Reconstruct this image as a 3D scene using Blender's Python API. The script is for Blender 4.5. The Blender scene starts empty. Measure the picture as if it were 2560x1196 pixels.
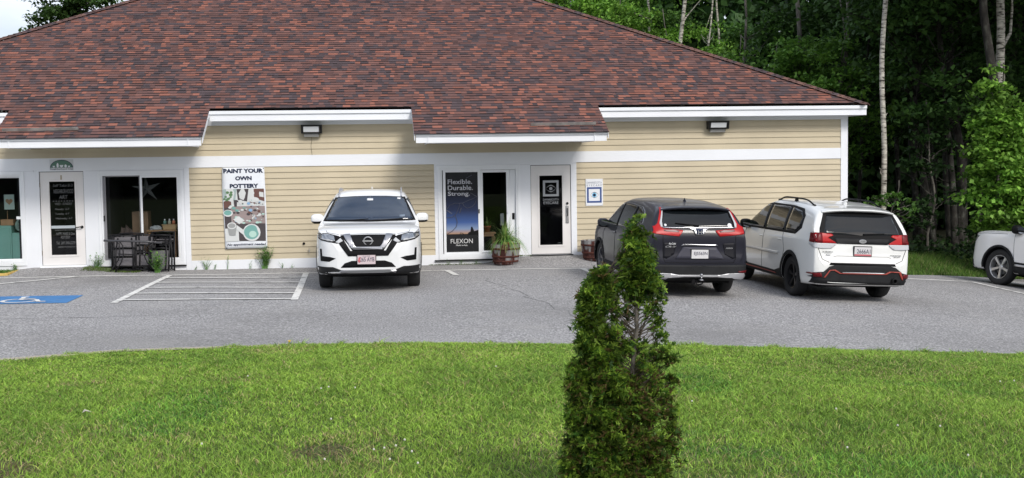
import bpy, bmesh, math, random
import numpy as np
from mathutils import Vector, Matrix
from mathutils.bvhtree import BVHTree

C = bpy.context.scene.collection
R = math.radians
rng = np.random.default_rng(7)
random.seed(5)

# ------------------------------------------------------------ camera
cam_d = bpy.data.cameras.new("camera"); cam = bpy.data.objects.new("camera", cam_d); C.objects.link(cam)
bpy.context.scene.camera = cam
YAW, PITCH, ROLL = 0.1179, 0.0620, 0.01443
cam_d.sensor_width = 36; cam_d.lens = 36 * 3000 / 2560; cam_d.clip_end = 2000; cam_d.clip_start = .05
fw = Vector((math.sin(YAW)*math.cos(PITCH), math.cos(YAW)*math.cos(PITCH), -math.sin(PITCH)))
rt = Vector((math.cos(YAW), -math.sin(YAW), 0)); up = rt.cross(fw)
rt, up = rt*math.cos(ROLL) - up*math.sin(ROLL), rt*math.sin(ROLL) + up*math.cos(ROLL)
M = Matrix((rt, up, -fw)).transposed().to_4x4(); M.translation = Vector((0, -26.79, 2.22))
cam.matrix_world = M

# ------------------------------------------------------------ world and sun
SUN = Vector((.42, -1.0, .86)).normalized()
world = bpy.data.worlds.new("World"); bpy.context.scene.world = world; world.use_nodes = True
nt = world.node_tree; nt.nodes.clear()
sky = nt.nodes.new("ShaderNodeTexSky"); sky.sky_type = 'NISHITA'; sky.sun_disc = False
sky.sun_elevation = math.asin(SUN.z); sky.sun_rotation = math.atan2(SUN.x, SUN.y)
sky.air_density = 1.0; sky.dust_density = 2.5; sky.ozone_density = 1.0
tc = nt.nodes.new("ShaderNodeTexCoord"); mp = nt.nodes.new("ShaderNodeMapping"); mp.inputs['Scale'].default_value = (1, 1, 2.6)
cn = nt.nodes.new("ShaderNodeTexNoise"); cn.inputs['Scale'].default_value = 2.1; cn.inputs['Detail'].default_value = 7; cn.inputs['Roughness'].default_value = .55
cr = nt.nodes.new("ShaderNodeValToRGB"); cr.color_ramp.elements[0].position = .36; cr.color_ramp.elements[1].position = .62
mixs = nt.nodes.new("ShaderNodeMix"); mixs.data_type = 'RGBA'
mixs.inputs[7].default_value = (8.2, 8.8, 9.8, 1)          # cloud radiance, on the sky's own scale
bg = nt.nodes.new("ShaderNodeBackground"); bg.inputs['Strength'].default_value = 0.112
wo = nt.nodes.new("ShaderNodeOutputWorld")
L = nt.links.new
L(tc.outputs['Generated'], mp.inputs[0]); L(mp.outputs[0], cn.inputs[0]); L(cn.outputs[0], cr.inputs[0])
L(cr.outputs[0], mixs.inputs[0]); L(sky.outputs[0], mixs.inputs[6]); L(mixs.outputs[2], bg.inputs[0]); L(bg.outputs[0], wo.inputs[0])
sd = bpy.data.lights.new("sun", 'SUN'); so = bpy.data.objects.new("sun", sd); C.objects.link(so)
sd.energy = 2.2; sd.angle = R(17); sd.color = (1, .96, .9)
so.rotation_euler = (-SUN).to_track_quat('-Z', 'Y').to_euler(); so.location = (8, -30, 30)
vs = bpy.context.scene.view_settings
vs.view_transform = 'Standard'; vs.look = 'None'; vs.gamma = 1; vs.exposure = 0.17; vs.use_curve_mapping = False
bpy.context.scene.cycles.max_bounces = 6; bpy.context.scene.cycles.transparent_max_bounces = 12
bpy.context.scene.cycles.sample_clamp_indirect = 6

# ------------------------------------------------------------ helpers
def tag(o, label=None, cat=None, group=None, kind=None):
    if label: o['label'] = label
    if cat: o['category'] = cat
    if group: o['group'] = group
    if kind: o['kind'] = kind
    return o
def thing(name, label, cat, loc=(0, 0, 0), rz=0, group=None):
    o = bpy.data.objects.new(name, None); C.objects.link(o); o.empty_display_size = .2
    o.location = loc; o.rotation_euler = (0, 0, rz)
    return tag(o, label, cat, group)
def absloc(o):
    v = Vector((0, 0, 0))
    while o: v += o.location; o = o.parent
    return v
class MB:
    def __init__(s): s.v = []; s.f = []; s.m = []
    def add(s, vs_, fs, mi=0):
        n = len(s.v); s.v += [tuple(v) for v in vs_]
        for f in fs: s.f.append(tuple(i+n for i in f)); s.m.append(mi)
        return s
    def box(s, x0, x1, y0, y1, z0, z1, mi=0):
        return s.add([(x0,y0,z0),(x1,y0,z0),(x1,y1,z0),(x0,y1,z0),(x0,y0,z1),(x1,y0,z1),(x1,y1,z1),(x0,y1,z1)],
              [(0,3,2,1),(4,5,6,7),(0,1,5,4),(1,2,6,5),(2,3,7,6),(3,0,4,7)], mi)
    def quad(s, a, b, c, d, mi=0): return s.add([a,b,c,d], [(0,1,2,3)], mi)
    def poly(s, pts, mi=0): return s.add(pts, [tuple(range(len(pts)))], mi)
    def prism(s, pts, d, mi=0):                     # polygon of 3D points pushed along vector d
        n = len(pts); d = Vector(d)
        a = [Vector(p) for p in pts]
        return s.add(a+[p+d for p in a], [tuple(range(n))[::-1], tuple(range(n, 2*n))]+[(i,(i+1)%n,n+(i+1)%n,n+i) for i in range(n)], mi)
    def tube(s, pts, r, seg=8, mi=0, cap=True, closed=False):
        P = [Vector(p) for p in pts]; n = len(P); rr = r if hasattr(r, '__len__') else [r]*n
        V = []; F = []; up0 = None
        for i in range(n):
            if closed: t = (P[(i+1) % n]-P[i-1])
            else: t = (P[min(i+1, n-1)]-P[max(i-1, 0)])
            t = t.normalized() if t.length > 1e-9 else Vector((0,0,1))
            if up0 is None: up0 = t.orthogonal().normalized()
            else:
                up0 = up0 - t*up0.dot(t); up0 = up0.normalized() if up0.length > 1e-6 else t.orthogonal().normalized()
            w = t.cross(up0)
            for k in range(seg):
                a = 2*math.pi*k/seg; V.append(P[i]+(up0*math.cos(a)+w*math.sin(a))*rr[i])
        for i in range(n if closed else n-1):
            j = (i+1) % n
            for k in range(seg): F.append((i*seg+k, i*seg+(k+1)%seg, j*seg+(k+1)%seg, j*seg+k))
        if cap and not closed: F += [tuple(range(seg))[::-1], tuple((n-1)*seg+k for k in range(seg))]
        return s.add(V, F, mi)
    def lathe(s, prof, seg=24, o=(0,0,0), axis='z', mi=0, closed=False):
        V = []; n = len(prof)
        for k in range(seg):
            a = 2*math.pi*k/seg; c, q = math.cos(a), math.sin(a)
            for r, h in prof:
                if axis == 'z': V.append((o[0]+r*c, o[1]+r*q, o[2]+h))
                else: V.append((o[0]+r*c, o[1]+h, o[2]+r*q))
        F = []
        for k in range(seg):
            for i in range(n if closed else n-1):
                j = (i+1) % n
                F.append((k*n+i, ((k+1)%seg)*n+i, ((k+1)%seg)*n+j, k*n+j))
        return s.add(V, F, mi)
    def disc(s, o, r, seg=24, normal='y', mi=0, ry=None):
        ry = ry or r
        return s.poly([(o[0]+r*math.cos(2*math.pi*k/seg), o[1], o[2]+ry*math.sin(2*math.pi*k/seg)) for k in range(seg)], mi)
    def build(s, name, mats, parent=None, smooth=False, world=True, bevel=0, fix=False, solid=0):
        me = bpy.data.meshes.new(name)
        off = absloc(parent) if (parent is not None and world) else Vector((0,0,0))
        me.from_pydata([tuple(Vector(v)-off) for v in s.v], [], s.f)
        if not isinstance(mats, (list, tuple)): mats = [mats]
        for m in mats: me.materials.append(m)
        if len(mats) > 1: me.polygons.foreach_set('material_index', s.m)
        if smooth: me.polygons.foreach_set('use_smooth', [True]*len(me.polygons))
        if fix:
            bm = bmesh.new(); bm.from_mesh(me); bmesh.ops.remove_doubles(bm, verts=bm.verts, dist=1e-5)
            bmesh.ops.recalc_face_normals(bm, faces=bm.faces); bm.to_mesh(me); bm.free()
        me.update()
        o = bpy.data.objects.new(name, me); C.objects.link(o); o.parent = parent
        if solid:
            q = o.modifiers.new('solid', 'SOLIDIFY'); q.thickness = solid; q.offset = 0
        if bevel:
            b = o.modifiers.new('bevel', 'BEVEL'); b.width = bevel; b.segments = 2; b.limit_method = 'ANGLE'
        return o
def np_mesh(name, V, F, mats, col=None, parent=None, smooth=False):
    """V (n,3); F (m,k) quads or triangles; col (m,3) one colour per face"""
    me = bpy.data.meshes.new(name); V = np.asarray(V, np.float32)
    if parent is not None: V = V - np.array(absloc(parent), np.float32)
    F = np.asarray(F, np.int32); m, k = F.shape
    me.vertices.add(len(V)); me.vertices.foreach_set('co', V.ravel())
    me.loops.add(m*k); me.loops.foreach_set('vertex_index', F.ravel())
    me.polygons.add(m); me.polygons.foreach_set('loop_start', np.arange(0, m*k, k, dtype=np.int32))
    try: me.polygons.foreach_set('loop_total', np.full(m, k, np.int32))
    except Exception: pass
    if smooth: me.polygons.foreach_set('use_smooth', np.ones(m, bool))
    for q in (mats if isinstance(mats, (list, tuple)) else [mats]): me.materials.append(q)
    me.update(calc_edges=True)
    if col is not None:
        a = me.color_attributes.new('tint', 'FLOAT_COLOR', 'CORNER')
        cc = np.ones((m, k, 4), np.float32); cc[:, :, :3] = np.asarray(col, np.float32)[:, None, :]
        a.data.foreach_set('color', cc.ravel())
    me.validate()
    o = bpy.data.objects.new(name, me); C.objects.link(o); o.parent = parent
    return o
def copy_tree(o, parent=None):
    c = o.copy(); C.objects.link(c); c.parent = parent
    for ch in list(o.children): copy_tree(ch, c)
    return c

# ------------------------------------------------------------ materials
def principled(name, col, rough=.6, metal=0, coat=0, spec=.5, bump=None, var=None, trans=0):
    m = bpy.data.materials.new(name); m.use_nodes = True; t = m.node_tree; b = t.nodes['Principled BSDF']
    b.inputs['Base Color'].default_value = (*col, 1); b.inputs['Roughness'].default_value = rough
    b.inputs['Metallic'].default_value = metal; b.inputs['Coat Weight'].default_value = coat
    b.inputs['Specular IOR Level'].default_value = spec
    tcn = t.nodes.new('ShaderNodeTexCoord')
    if var:                       # (scale, amount, detail)
        n = t.nodes.new('ShaderNodeTexNoise'); n.inputs['Scale'].default_value = var[0]; n.inputs['Detail'].default_value = var[2] if len(var) > 2 else 4
        r_ = t.nodes.new('ShaderNodeMapRange'); r_.inputs[1].default_value = .3; r_.inputs[2].default_value = .7
        r_.inputs[3].default_value = 1-var[1]; r_.inputs[4].default_value = 1+var[1]
        h = t.nodes.new('ShaderNodeMix'); h.data_type = 'RGBA'; h.blend_type = 'MULTIPLY'; h.inputs[0].default_value = 1
        h.inputs[6].default_value = (*col, 1)
        t.links.new(tcn.outputs['Object'], n.inputs[0]); t.links.new(n.outputs[0], r_.inputs[0])
        cmb = t.nodes.new('ShaderNodeCombineColor')
        for i in range(3): t.links.new(r_.outputs[0], cmb.inputs[i])
        t.links.new(cmb.outputs[0], h.inputs[7]); t.links.new(h.outputs[2], b.inputs['Base Color'])
    if bump:                      # (scale, strength, distance)
        n = t.nodes.new('ShaderNodeTexNoise'); n.inputs['Scale'].default_value = bump[0]; n.inputs['Detail'].default_value = 5
        bn = t.nodes.new('ShaderNodeBump'); bn.inputs['Strength'].default_value = bump[1]; bn.inputs['Distance'].default_value = bump[2]
        t.links.new(tcn.outputs['Object'], n.inputs[0]); t.links.new(n.outputs[0], bn.inputs['Height']); t.links.new(bn.outputs[0], b.inputs['Normal'])
    return m
def tinted(name, rough=.7, translucent=0.0, bump=None, scale=1.0, spec=.3):
    """takes its colour from the mesh's own tint attribute"""
    m = bpy.data.materials.new(name); m.use_nodes = True; t = m.node_tree; b = t.nodes['Principled BSDF']
    a = t.nodes.new('ShaderNodeAttribute'); a.attribute_name = 'tint'
    b.inputs['Roughness'].default_value = rough; b.inputs['Specular IOR Level'].default_value = spec
    t.links.new(a.outputs['Color'], b.inputs['Base Color'])
    if translucent:
        tr = t.nodes.new('ShaderNodeBsdfTranslucent'); mx = t.nodes.new('ShaderNodeMixShader'); mx.inputs[0].default_value = translucent
        t.links.new(a.outputs['Color'], tr.inputs[0]); t.links.new(b.outputs[0], mx.inputs[1]); t.links.new(tr.outputs[0], mx.inputs[2])
        t.links.new(mx.outputs[0], t.nodes['Material Output'].inputs[0])
    if bump:
        tcn = t.nodes.new('ShaderNodeTexCoord'); n = t.nodes.new('ShaderNodeTexNoise'); n.inputs['Scale'].default_value = bump[0]; n.inputs['Detail'].default_value = 4
        bn = t.nodes.new('ShaderNodeBump'); bn.inputs['Strength'].default_value = bump[1]; bn.inputs['Distance'].default_value = bump[2]
        t.links.new(tcn.outputs['Object'], n.inputs[0]); t.links.new(n.outputs[0], bn.inputs['Height']); t.links.new(bn.outputs[0], b.inputs['Normal'])
    return m
def noise_mix(name, stops, scale, detail=6, rough=.9, bump=None, second=None, nrough=.6, stretch=(1,1,1), spec=.3):
    """colour ramp over noise; second = (scale, colour, threshold lo, hi) patches on top"""
    m = bpy.data.materials.new(name); m.use_nodes = True; t = m.node_tree; b = t.nodes['Principled BSDF']
    b.inputs['Roughness'].default_value = rough; b.inputs['Specular IOR Level'].default_value = spec
    tcn = t.nodes.new('ShaderNodeTexCoord'); mpn = t.nodes.new('ShaderNodeMapping'); mpn.inputs['Scale'].default_value = stretch
    n = t.nodes.new('ShaderNodeTexNoise'); n.inputs['Scale'].default_value = scale; n.inputs['Detail'].default_value = detail; n.inputs['Roughness'].default_value = nrough
    rp = t.nodes.new('ShaderNodeValToRGB'); el = rp.color_ramp.elements
    while len(el) < len(stops): el.new(.5)
    for e, (p, c) in zip(el, stops): e.position = p; e.color = (*c, 1)
    t.links.new(tcn.outputs['Object'], mpn.inputs[0]); t.links.new(mpn.outputs[0], n.inputs[0]); t.links.new(n.outputs[0], rp.inputs[0])
    out = rp.outputs[0]
    for s_ in (second or []):
        n2 = t.nodes.new('ShaderNodeTexNoise'); n2.inputs['Scale'].default_value = s_[0]; n2.inputs['Detail'].default_value = 5
        n2.noise_dimensions = '4D'; n2.inputs['W'].default_value = s_[0]*3.1
        r2 = t.nodes.new('ShaderNodeMapRange'); r2.inputs[1].default_value = s_[2]; r2.inputs[2].default_value = s_[3]; r2.inputs[4].default_value = s_[4] if len(s_) > 4 else 1
        mx = t.nodes.new('ShaderNodeMix'); mx.data_type = 'RGBA'; mx.inputs[7].default_value = (*s_[1], 1)
        t.links.new(tcn.outputs['Object'], n2.inputs[0]); t.links.new(n2.outputs[0], r2.inputs[0]); t.links.new(r2.outputs[0], mx.inputs[0])
        t.links.new(out, mx.inputs[6]); out = mx.outputs[2]
    t.links.new(out, b.inputs['Base Color'])
    if bump:
        nb = t.nodes.new('ShaderNodeTexNoise'); nb.inputs['Scale'].default_value = bump[0]; nb.inputs['Detail'].default_value = 4
        bn = t.nodes.new('ShaderNodeBump'); bn.inputs['Strength'].default_value = bump[1]; bn.inputs['Distance'].default_value = bump[2]
        t.links.new(tcn.outputs['Object'], nb.inputs[0]); t.links.new(nb.outputs[0], bn.inputs['Height']); t.links.new(bn.outputs[0], b.inputs['Normal'])
    return m
def pane_mat(name, tint=(.35,.37,.4), refl=.12):
    m = bpy.data.materials.new(name); m.use_nodes = True; t = m.node_tree; t.nodes.remove(t.nodes['Principled BSDF'])
    tr = t.nodes.new('ShaderNodeBsdfTransparent'); tr.inputs[0].default_value = (*tint, 1)
    gl = t.nodes.new('ShaderNodeBsdfGlossy'); gl.inputs['Roughness'].default_value = .01
    fr = t.nodes.new('ShaderNodeFresnel'); fr.inputs[0].default_value = 1.5
    mx = t.nodes.new('ShaderNodeMixShader')
    t.links.new(fr.outputs[0], mx.inputs[0]); t.links.new(tr.outputs[0], mx.inputs[1]); t.links.new(gl.outputs[0], mx.inputs[2])
    t.links.new(mx.outputs[0], t.nodes['Material Output'].inputs[0])
    return m

m_siding = principled('tan_clapboard', (.535, .465, .335), .75, var=(.9, .09), bump=(40, .15, .002))
m_trim = principled('white_trim', (.78, .80, .84), .55, var=(1.1, .035))
m_door = principled('white_door_paint', (.74, .72, .71), .5, var=(2, .03))
m_vinyl = principled('white_vinyl_frame', (.80, .82, .85), .35)
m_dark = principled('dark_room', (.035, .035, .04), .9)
m_black = principled('black_plastic', (.006, .006, .007), .6, spec=.15)
m_rubber = principled('black_rubber', (.018, .018, .019), .8, var=(20, .2))
m_pane = pane_mat('window_pane', (.86, .88, .90))
m_shadow_metal = principled('dark_bronze_metal', (.010, .010, .010), .5, spec=.3)
m_lens = principled('frosted_lamp_lens', (.62, .64, .66), .3)
m_asphalt = noise_mix('asphalt', [(.30, (.075,.074,.076)), (.44, (.215,.21,.21)), (.54, (.36,.352,.352)), (.66, (.64,.625,.62))], 34, 3, .92,
        bump=(60, .6, .008), second=[(.30, (.17,.165,.16), .48, .68, .5), (1.3, (.36,.345,.33), .52, .75, .4), (7, (.19,.185,.19), .50, .72, .45)], nrough=.8)
m_line = noise_mix('worn_white_road_paint', [(.3, (.34,.34,.33)), (.40, (.70,.69,.66)), (.7, (.78,.77,.74))], 14, 8, .85, second=[(6, (.24,.235,.235), .56, .68, .8)])
m_blue = noise_mix('blue_road_paint', [(.3, (.05,.16,.36)), (.7, (.07,.24,.52))], 9, 8, .8, second=[(10, (.2,.22,.26), .62, .75, .7)])
m_yellow = noise_mix('yellow_road_paint', [(.3, (.45,.30,.08)), (.7, (.62,.44,.14))], 9, 8, .8)
m_soil = noise_mix('lawn_soil', [(.3, (.035,.05,.012)), (.5, (.06,.10,.022)), (.7, (.10,.11,.04))], 9, 8, .95, bump=(25, .6, .03), second=[(.9, (.13,.11,.06), .62, .75, .7)])
m_forest_floor = noise_mix('forest_floor', [(.3, (.02,.025,.01)), (.6, (.05,.05,.022)), (.75, (.08,.06,.03))], 2.2, 8, .95, bump=(8, .6, .05))
m_leaf = tinted('leaves', .55, .35)
m_blade = tinted('grass_blades', .6, .3)
m_shingle = tinted('roof_shingles', .9, 0, bump=(120, .5, .004), spec=.2)
m_bark = noise_mix('grey_bark', [(.3, (.05,.045,.04)), (.5, (.13,.12,.105)), (.7, (.24,.23,.2))], 7, 8, .95, bump=(14, .7, .03), stretch=(1,1,.35))
m_birch = noise_mix('birch_bark', [(.38, (.03,.026,.022)), (.46, (.34,.32,.28)), (.7, (.68,.65,.58))], 6, 7, .85, stretch=(.8,.8,3.2), bump=(12, .3, .01))
# ------------------------------------------------------------ ground
def zlot(X, Y):
    a = min(max(0, X-3.5), 14); d = max(0, -Y-2)
    return -.0055*a*a + .008*min(max(0, -X), 14) - .02*d*min(1, max(0, (X-1)/5))*(1 if d < 6 else 6/d)
def lerp_tab(x, tab):
    return float(np.interp(x, [p[0] for p in tab], [p[1] for p in tab]))
EDGE = [(-30,-16.5),(-9,-13.6),(-4.27,-12.40),(-3.04,-11.9),(-1.13,-11.8),(1.72,-12.12),(4.24,-12.55),(7.94,-13.02),(14,-14.2),(30,-17.5)]
def edge_y(X): return lerp_tab(X, EDGE)
BACK = [(-30,.02),(11.0,.02),(11.3,-.95),(12.06,-1.0),(14.93,1.05),(17.6,3.6),(24,9),(30,12)]
def back_y(X): return lerp_tab(X, BACK)
def ramp(X, Y):                                   # asphalt feathered up to the two door sills
    z = 0
    for a, b, top in ((-7.25,-5.95,.155), (3.35,4.85,.165)):
        dx = max(0, a-X, X-b); f = max(0, 1-dx/.75)*max(0, 1+(Y+.05)/1.15)
        z = max(z, (top-zlot(X,0))*min(1, f))
    return z
def zlawn(X, Y):
    e = edge_y(X); t = max(0, e-Y)
    return zlot(X, e)*math.exp(-t/6) + .01 + .60*(1-math.exp(-t/8.5)) + .012*math.sin(X*1.7+Y)*min(1, t)
def grid_sheet(name, xs, ys_of, nv, zf, mat, kind='structure'):
    V = []; F = []
    for x in xs:
        y0, y1 = ys_of(x)
        for j in range(nv+1):
            y = y0+(y1-y0)*j/nv; V.append((x, y, zf(x, y)))
    for i in range(len(xs)-1):
        for j in range(nv):
            a = i*(nv+1)+j; F.append((a, a+nv+1, a+nv+2, a+1))
    b = MB(); b.add(V, F); o = b.build(name, mat, smooth=True); tag(o, kind=kind)
    return o
# one sheet to the horizon, under everything
def zground(X, Y):
    far = max(0, math.hypot(X, Y)-60)
    z = zlot(X, min(Y, 2)) - .07
    if Y < edge_y(X): z = min(z, zlawn(X, Y)-.08)
    return z - .0*far
gx = [-600,-300,-120,-60,-30,-20]+[ -12+ i*1.0 for i in range(0, 43)]+[40,60,120,300,600]
gy = [-300,-120,-60,-40]+[-32+i*.8 for i in range(0, 60)]+[20,30,60,120,300,900]
V = [(x, y, zground(x, y)) for x in gx for y in gy]; ny = len(gy)
F = [(i*ny+j, (i+1)*ny+j, (i+1)*ny+j+1, i*ny+j+1) for i in range(len(gx)-1) for j in range(ny-1)]
b = MB(); b.add(V, F); tag(b.build('ground', m_forest_floor, smooth=True), kind='structure')
xs = sorted(set([round(-30+i*.4, 3) for i in range(151)]+[11.0, 11.3]))
def lotY(x): return edge_y(x), back_y(x)
grid_sheet('parking_lot', xs, lotY, 70, lambda x, y: zlot(x, y)+ramp(x, y) + (.006*math.sin(x*1.3)*math.sin(y*.9+x*.4)), m_asphalt)
grid_sheet('lawn', [round(-30+i*.3, 3) for i in range(201)], lambda x: (-40, edge_y(x)), 90, zlawn, m_soil)
# sandy gravel shoulder between asphalt and lawn
m_gravel = noise_mix('sandy_gravel', [(.3, (.26,.22,.17)), (.5, (.42,.37,.29)), (.7, (.55,.49,.40))], 30, 8, .95, bump=(60, .6, .01))
def shoulder(x): w = .10+.30*max(0, min(1, (-x+0.5)/5)); return edge_y(x)-w, edge_y(x)+.03
grid_sheet('gravel_shoulder', [round(-12+i*.25, 3) for i in range(57)], shoulder, 4, lambda x, y: zlawn(x, y)+.016, m_gravel)

# ---- painted markings, each a thin sheet that follows the asphalt
def stripe(mb, p0, p1, w, n=14, lift=.006, side=None):
    a = Vector((*p0, 0)); b2 = Vector((*p1, 0)); d = (b2-a).normalized(); s = Vector((-d.y, d.x, 0))*w/2
    V = []
    for i in range(n+1):
        q = a+(b2-a)*i/n
        for e in (q-s, q+s): V.append((e.x, e.y, zlot(e.x, e.y)+ramp(e.x, e.y)+.006*math.sin(e.x*1.3)*math.sin(e.y*.9+e.x*.4)+lift))
    mb.add(V, [(2*i, 2*i+2, 2*i+3, 2*i+1) for i in range(n)])
mk = MB()
line = [(-9.5,-1.52),(-7.5,-1.39),(-5.73,-1.27),(-4.1,-1.36),(-1.3,-1.45),(1.63,-1.44),(4.45,-1.78),(7.5,-2.1),(11.43,-2.34),(13.04,-1.87)]
for a, c in zip(line, line[1:]): stripe(mk, a, c, .13)
for a, c in [((-6.0,-1.33),(-7.15,-2.75)), ((-4.12,-1.44),(-4.22,-6.45)), ((-1.34,-1.5),(-1.28,-6.55)), ((1.60,-1.52),(1.72,-2.6)), ((4.44,-1.85),(4.55,-4.2)),
             ((13.1,-1.95),(13.32,-6.5)), ((-7.15,-2.75),(-9.0,-5.2))]: stripe(mk, a, c, .12, lift=.010)
for k in range(1, 6):
    y = -1.42-.98*k
    stripe(mk, (-4.14, y+.30), (-1.33, y-.08), .115, lift=.0135)
tag(mk.build('parking_lines', m_line), kind='structure')
ck_ = MB(); r_ = random.Random(5)
for p0, p1 in (((8.6,-8.2),(14.5,-11.6)),((-9,-8.9),(-2.5,-8.1)),((2.2,-3.2),(3.0,-9.5))):
    q0 = p0; n_ = 16
    for k in range(1, n_+1):
        q1 = (p0[0]+(p1[0]-p0[0])*k/n_+r_.uniform(-.12,.12)*(k < n_), p0[1]+(p1[1]-p0[1])*k/n_+r_.uniform(-.15,.15)*(k < n_)); stripe(ck_, q0, q1, r_.uniform(.006,.018), n=1, lift=.004); q0 = q1
tag(ck_.build('asphalt_crack', principled('crack_filler', (.12,.12,.12), .9)), kind='structure')
bl = MB()
def lotz(x, y, l): return zlot(x, y)+ramp(x, y)+.006*math.sin(x*1.3)*math.sin(y*.9+x*.4)+l
def flat_poly(mb, pts, l): mb.poly([(x, y, lotz(x, y, l)) for x, y in pts])
for i in range(6):
    for j in range(6):
        x0, x1 = -6.62+.27*i, -6.62+.27*(i+1); y0, y1 = -6.35+.2*j, -6.35+.2*(j+1)
        flat_poly(bl, [(x0,y0),(x1,y0),(x1,y1),(x0,y1)], .006)
tag(bl.build('blue_parking_square', m_blue), kind='structure')
wc = MB()       # wheelchair symbol lying on the blue square
def seg(pts, w, l=.012):
    for (a, c) in zip(pts, pts[1:]):
        stripe(wc, a, c, w, n=3, lift=l)
cx0, cy0 = -5.85, -5.86
seg([(cx0+.27*math.cos(t), cy0-.1+.27*math.sin(t)) for t in np.linspace(math.pi*.62, math.pi*1.95, 16)], .07)
seg([(cx0-.06, cy0+.38), (cx0-.02, cy0+.02), (cx0+.24, cy0+.02), (cx0+.36, cy0-.30), (cx0+.46, cy0-.27)], .075, .016)
seg([(cx0-.04, cy0+.2), (cx0+.18, cy0+.2)], .06, .013)
flat_poly(wc, [(cx0-.06+.07*math.cos(t), cy0+.46+.07*math.sin(t)) for t in np.linspace(0, 6.2, 12)], .014)
tag(wc.build('wheelchair_symbol', m_line), kind='structure')
cb = MB(); cb.box(-12, -7.46, -.98, -.86, -.02, .12); cb.box(-7.58, -7.46, -.86, -.02, -.02, .12)
tag(cb.build('yellow_kerb', m_yellow, bevel=.02), kind='structure')
grid_sheet('kerb_bed', [-12+i*.5 for i in range(9)]+[-7.58], lambda x: (-.86, -.03), 2, lambda x, y: .09, m_soil)

# ------------------------------------------------------------ building
XL, XR, DEP = -12.2, 11.03, 17.0
bld = thing('commercial_building', 'low tan clapboard commercial building with white trim and a red-brown shingle hip roof', 'building', (0, 0, 0))
holes = [(-9.25,-7.41,.30,2.12), (-7.02,-6.10,.178,2.21), (-5.73,-4.10,.235,2.12), (1.60,3.30,.20,2.13), (3.61,4.53,.18,2.20)]
def sheet_with_holes(mb, x0, x1, z0, z1, y, hs, mi=0):
    xs = sorted({x0, x1, *[min(max(h[k], x0), x1) for h in hs for k in (0, 1)]}); zs = sorted({z0, z1, *[min(max(h[k], z0), z1) for h in hs for k in (2, 3)]})
    for a, c in zip(xs, xs[1:]):
        for d, e in zip(zs, zs[1:]):
            mx_, mz_ = (a+c)/2, (d+e)/2
            if any(h[0] < mx_ < h[1] and h[2] < mz_ < h[3] for h in hs): continue
            mb.quad((a,y,d),(c,y,d),(c,y,e),(a,y,e), mi)
w = MB(); sheet_with_holes(w, XL, XR, -.9, 3.3, .02, holes)
w.quad((XR,.02,-.9),(XR,DEP,-.9),(XR,DEP,3.3),(XR,.02,3.3)); w.quad((XL,DEP,-.9),(XL,.02,-.9),(XL,.02,3.3),(XL,DEP,3.3)); w.quad((XR,DEP,-.9),(XL,DEP,-.9),(XL,DEP,3.3),(XR,DEP,3.3))
w.build('wall', m_trim, bld)
# reveals of the openings
rv = MB()
def reveal(rv, a, c, d, e):
    for q in (((a,-.018,d),(a,.16,d),(a,.16,e),(a,-.018,e)), ((c,.16,d),(c,-.018,d),(c,-.018,e),(c,.16,e)), ((a,-.018,e),(a,.16,e),(c,.16,e),(c,-.018,e)), ((a,.16,d),(a,-.018,d),(c,-.018,d),(c,.16,d))): rv.quad(*q)
for x0, x1 in ((-9.6,-3.88), (1.447,4.658)):
    for h_ in holes:
        if x0 < h_[0] < x1: reveal(rv, *h_)
    sheet_with_holes(rv, x0, x1, -.3, 2.25, -.018, holes)
    for xx in (x0, x1): rv.quad((xx,-.018,-.3),(xx,.02,-.3),(xx,.02,2.25),(xx,-.018,2.25))
    rv.build('entry_panel', m_trim, bld); rv = MB()
# grooves between trim boards around the entries
gv = MB()
for x, z0, z1 in [(-7.13,2.2,2.25),(-3.99,.0,2.24)]: gv.box(x-.002, x+.002, -.0195, -.017, z0, z1)
for x0, x1, z in [(-9.5,-7.05,2.225),(-6.05,-4.0,2.213),(1.46,3.6,2.215),(4.55,4.65,2.22)]: gv.box(x0, x1, -.0195, -.017, z-.0015, z+.0015)
gv.build('trim_joint', principled('joint_grey', (.35,.36,.38), .8), bld)
def laps(x0, x1, z0, z1, n, name='clapboard_siding'):
    m = MB(); e = (z1-z0)/n
    for i in range(n):
        z = z0+i*e; y = -.021
        # each course is one or two boards with a butt joint
        js = [x0]; k = x0+random.uniform(1.2, 3.6)
        while k < x1-1: js.append(k); k += 3.66
        js.append(x1)
        for a, c in zip(js, js[1:]):
            dz = random.uniform(-.0012, .0012)
            m.quad((a+.0008, y, z+dz), (c-.0008, y, z+dz), (c-.0008, -.001, z+e+.004), (a+.0008, -.001, z+e+.004))
            m.quad((a+.0008, .001, z+dz+.003), (c-.0008, .001, z+dz+.003), (c-.0008, y, z+dz), (a+.0008, y, z+dz))
    return m.build(name, m_siding, bld)
laps(-3.88, 1.447, .225, 2.25, 16); laps(4.658, 10.87, .225, 2.25, 16); laps(XL+.1, -9.6, .225, 2.25, 16)
laps(XL+.1, 10.87, 2.495, 3.155, 5)
tr = MB()
tr.box(XL, 10.868, -.024, .019, 2.25, 2.495)                                   # band board
tr.build('band_board', m_trim, bld, bevel=.003)
for a, c in ((XL, -9.6), (-3.88, 1.447), (4.658, 10.87)): tr = MB(); tr.box(a, c, -.026, .019, -.9, .225); tr.build('base_board', m_trim, bld, bevel=.003)
tr = MB(); tr.box(10.868, 11.035, -.030, .15, -.9, 3.20); tr.build('corner_board', m_trim, bld, bevel=.003)
tr = MB(); tr.box(XL, 11.035, -.036, .019, 3.155, 3.262); tr.build('frieze_board', m_trim, bld, bevel=.002)
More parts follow.
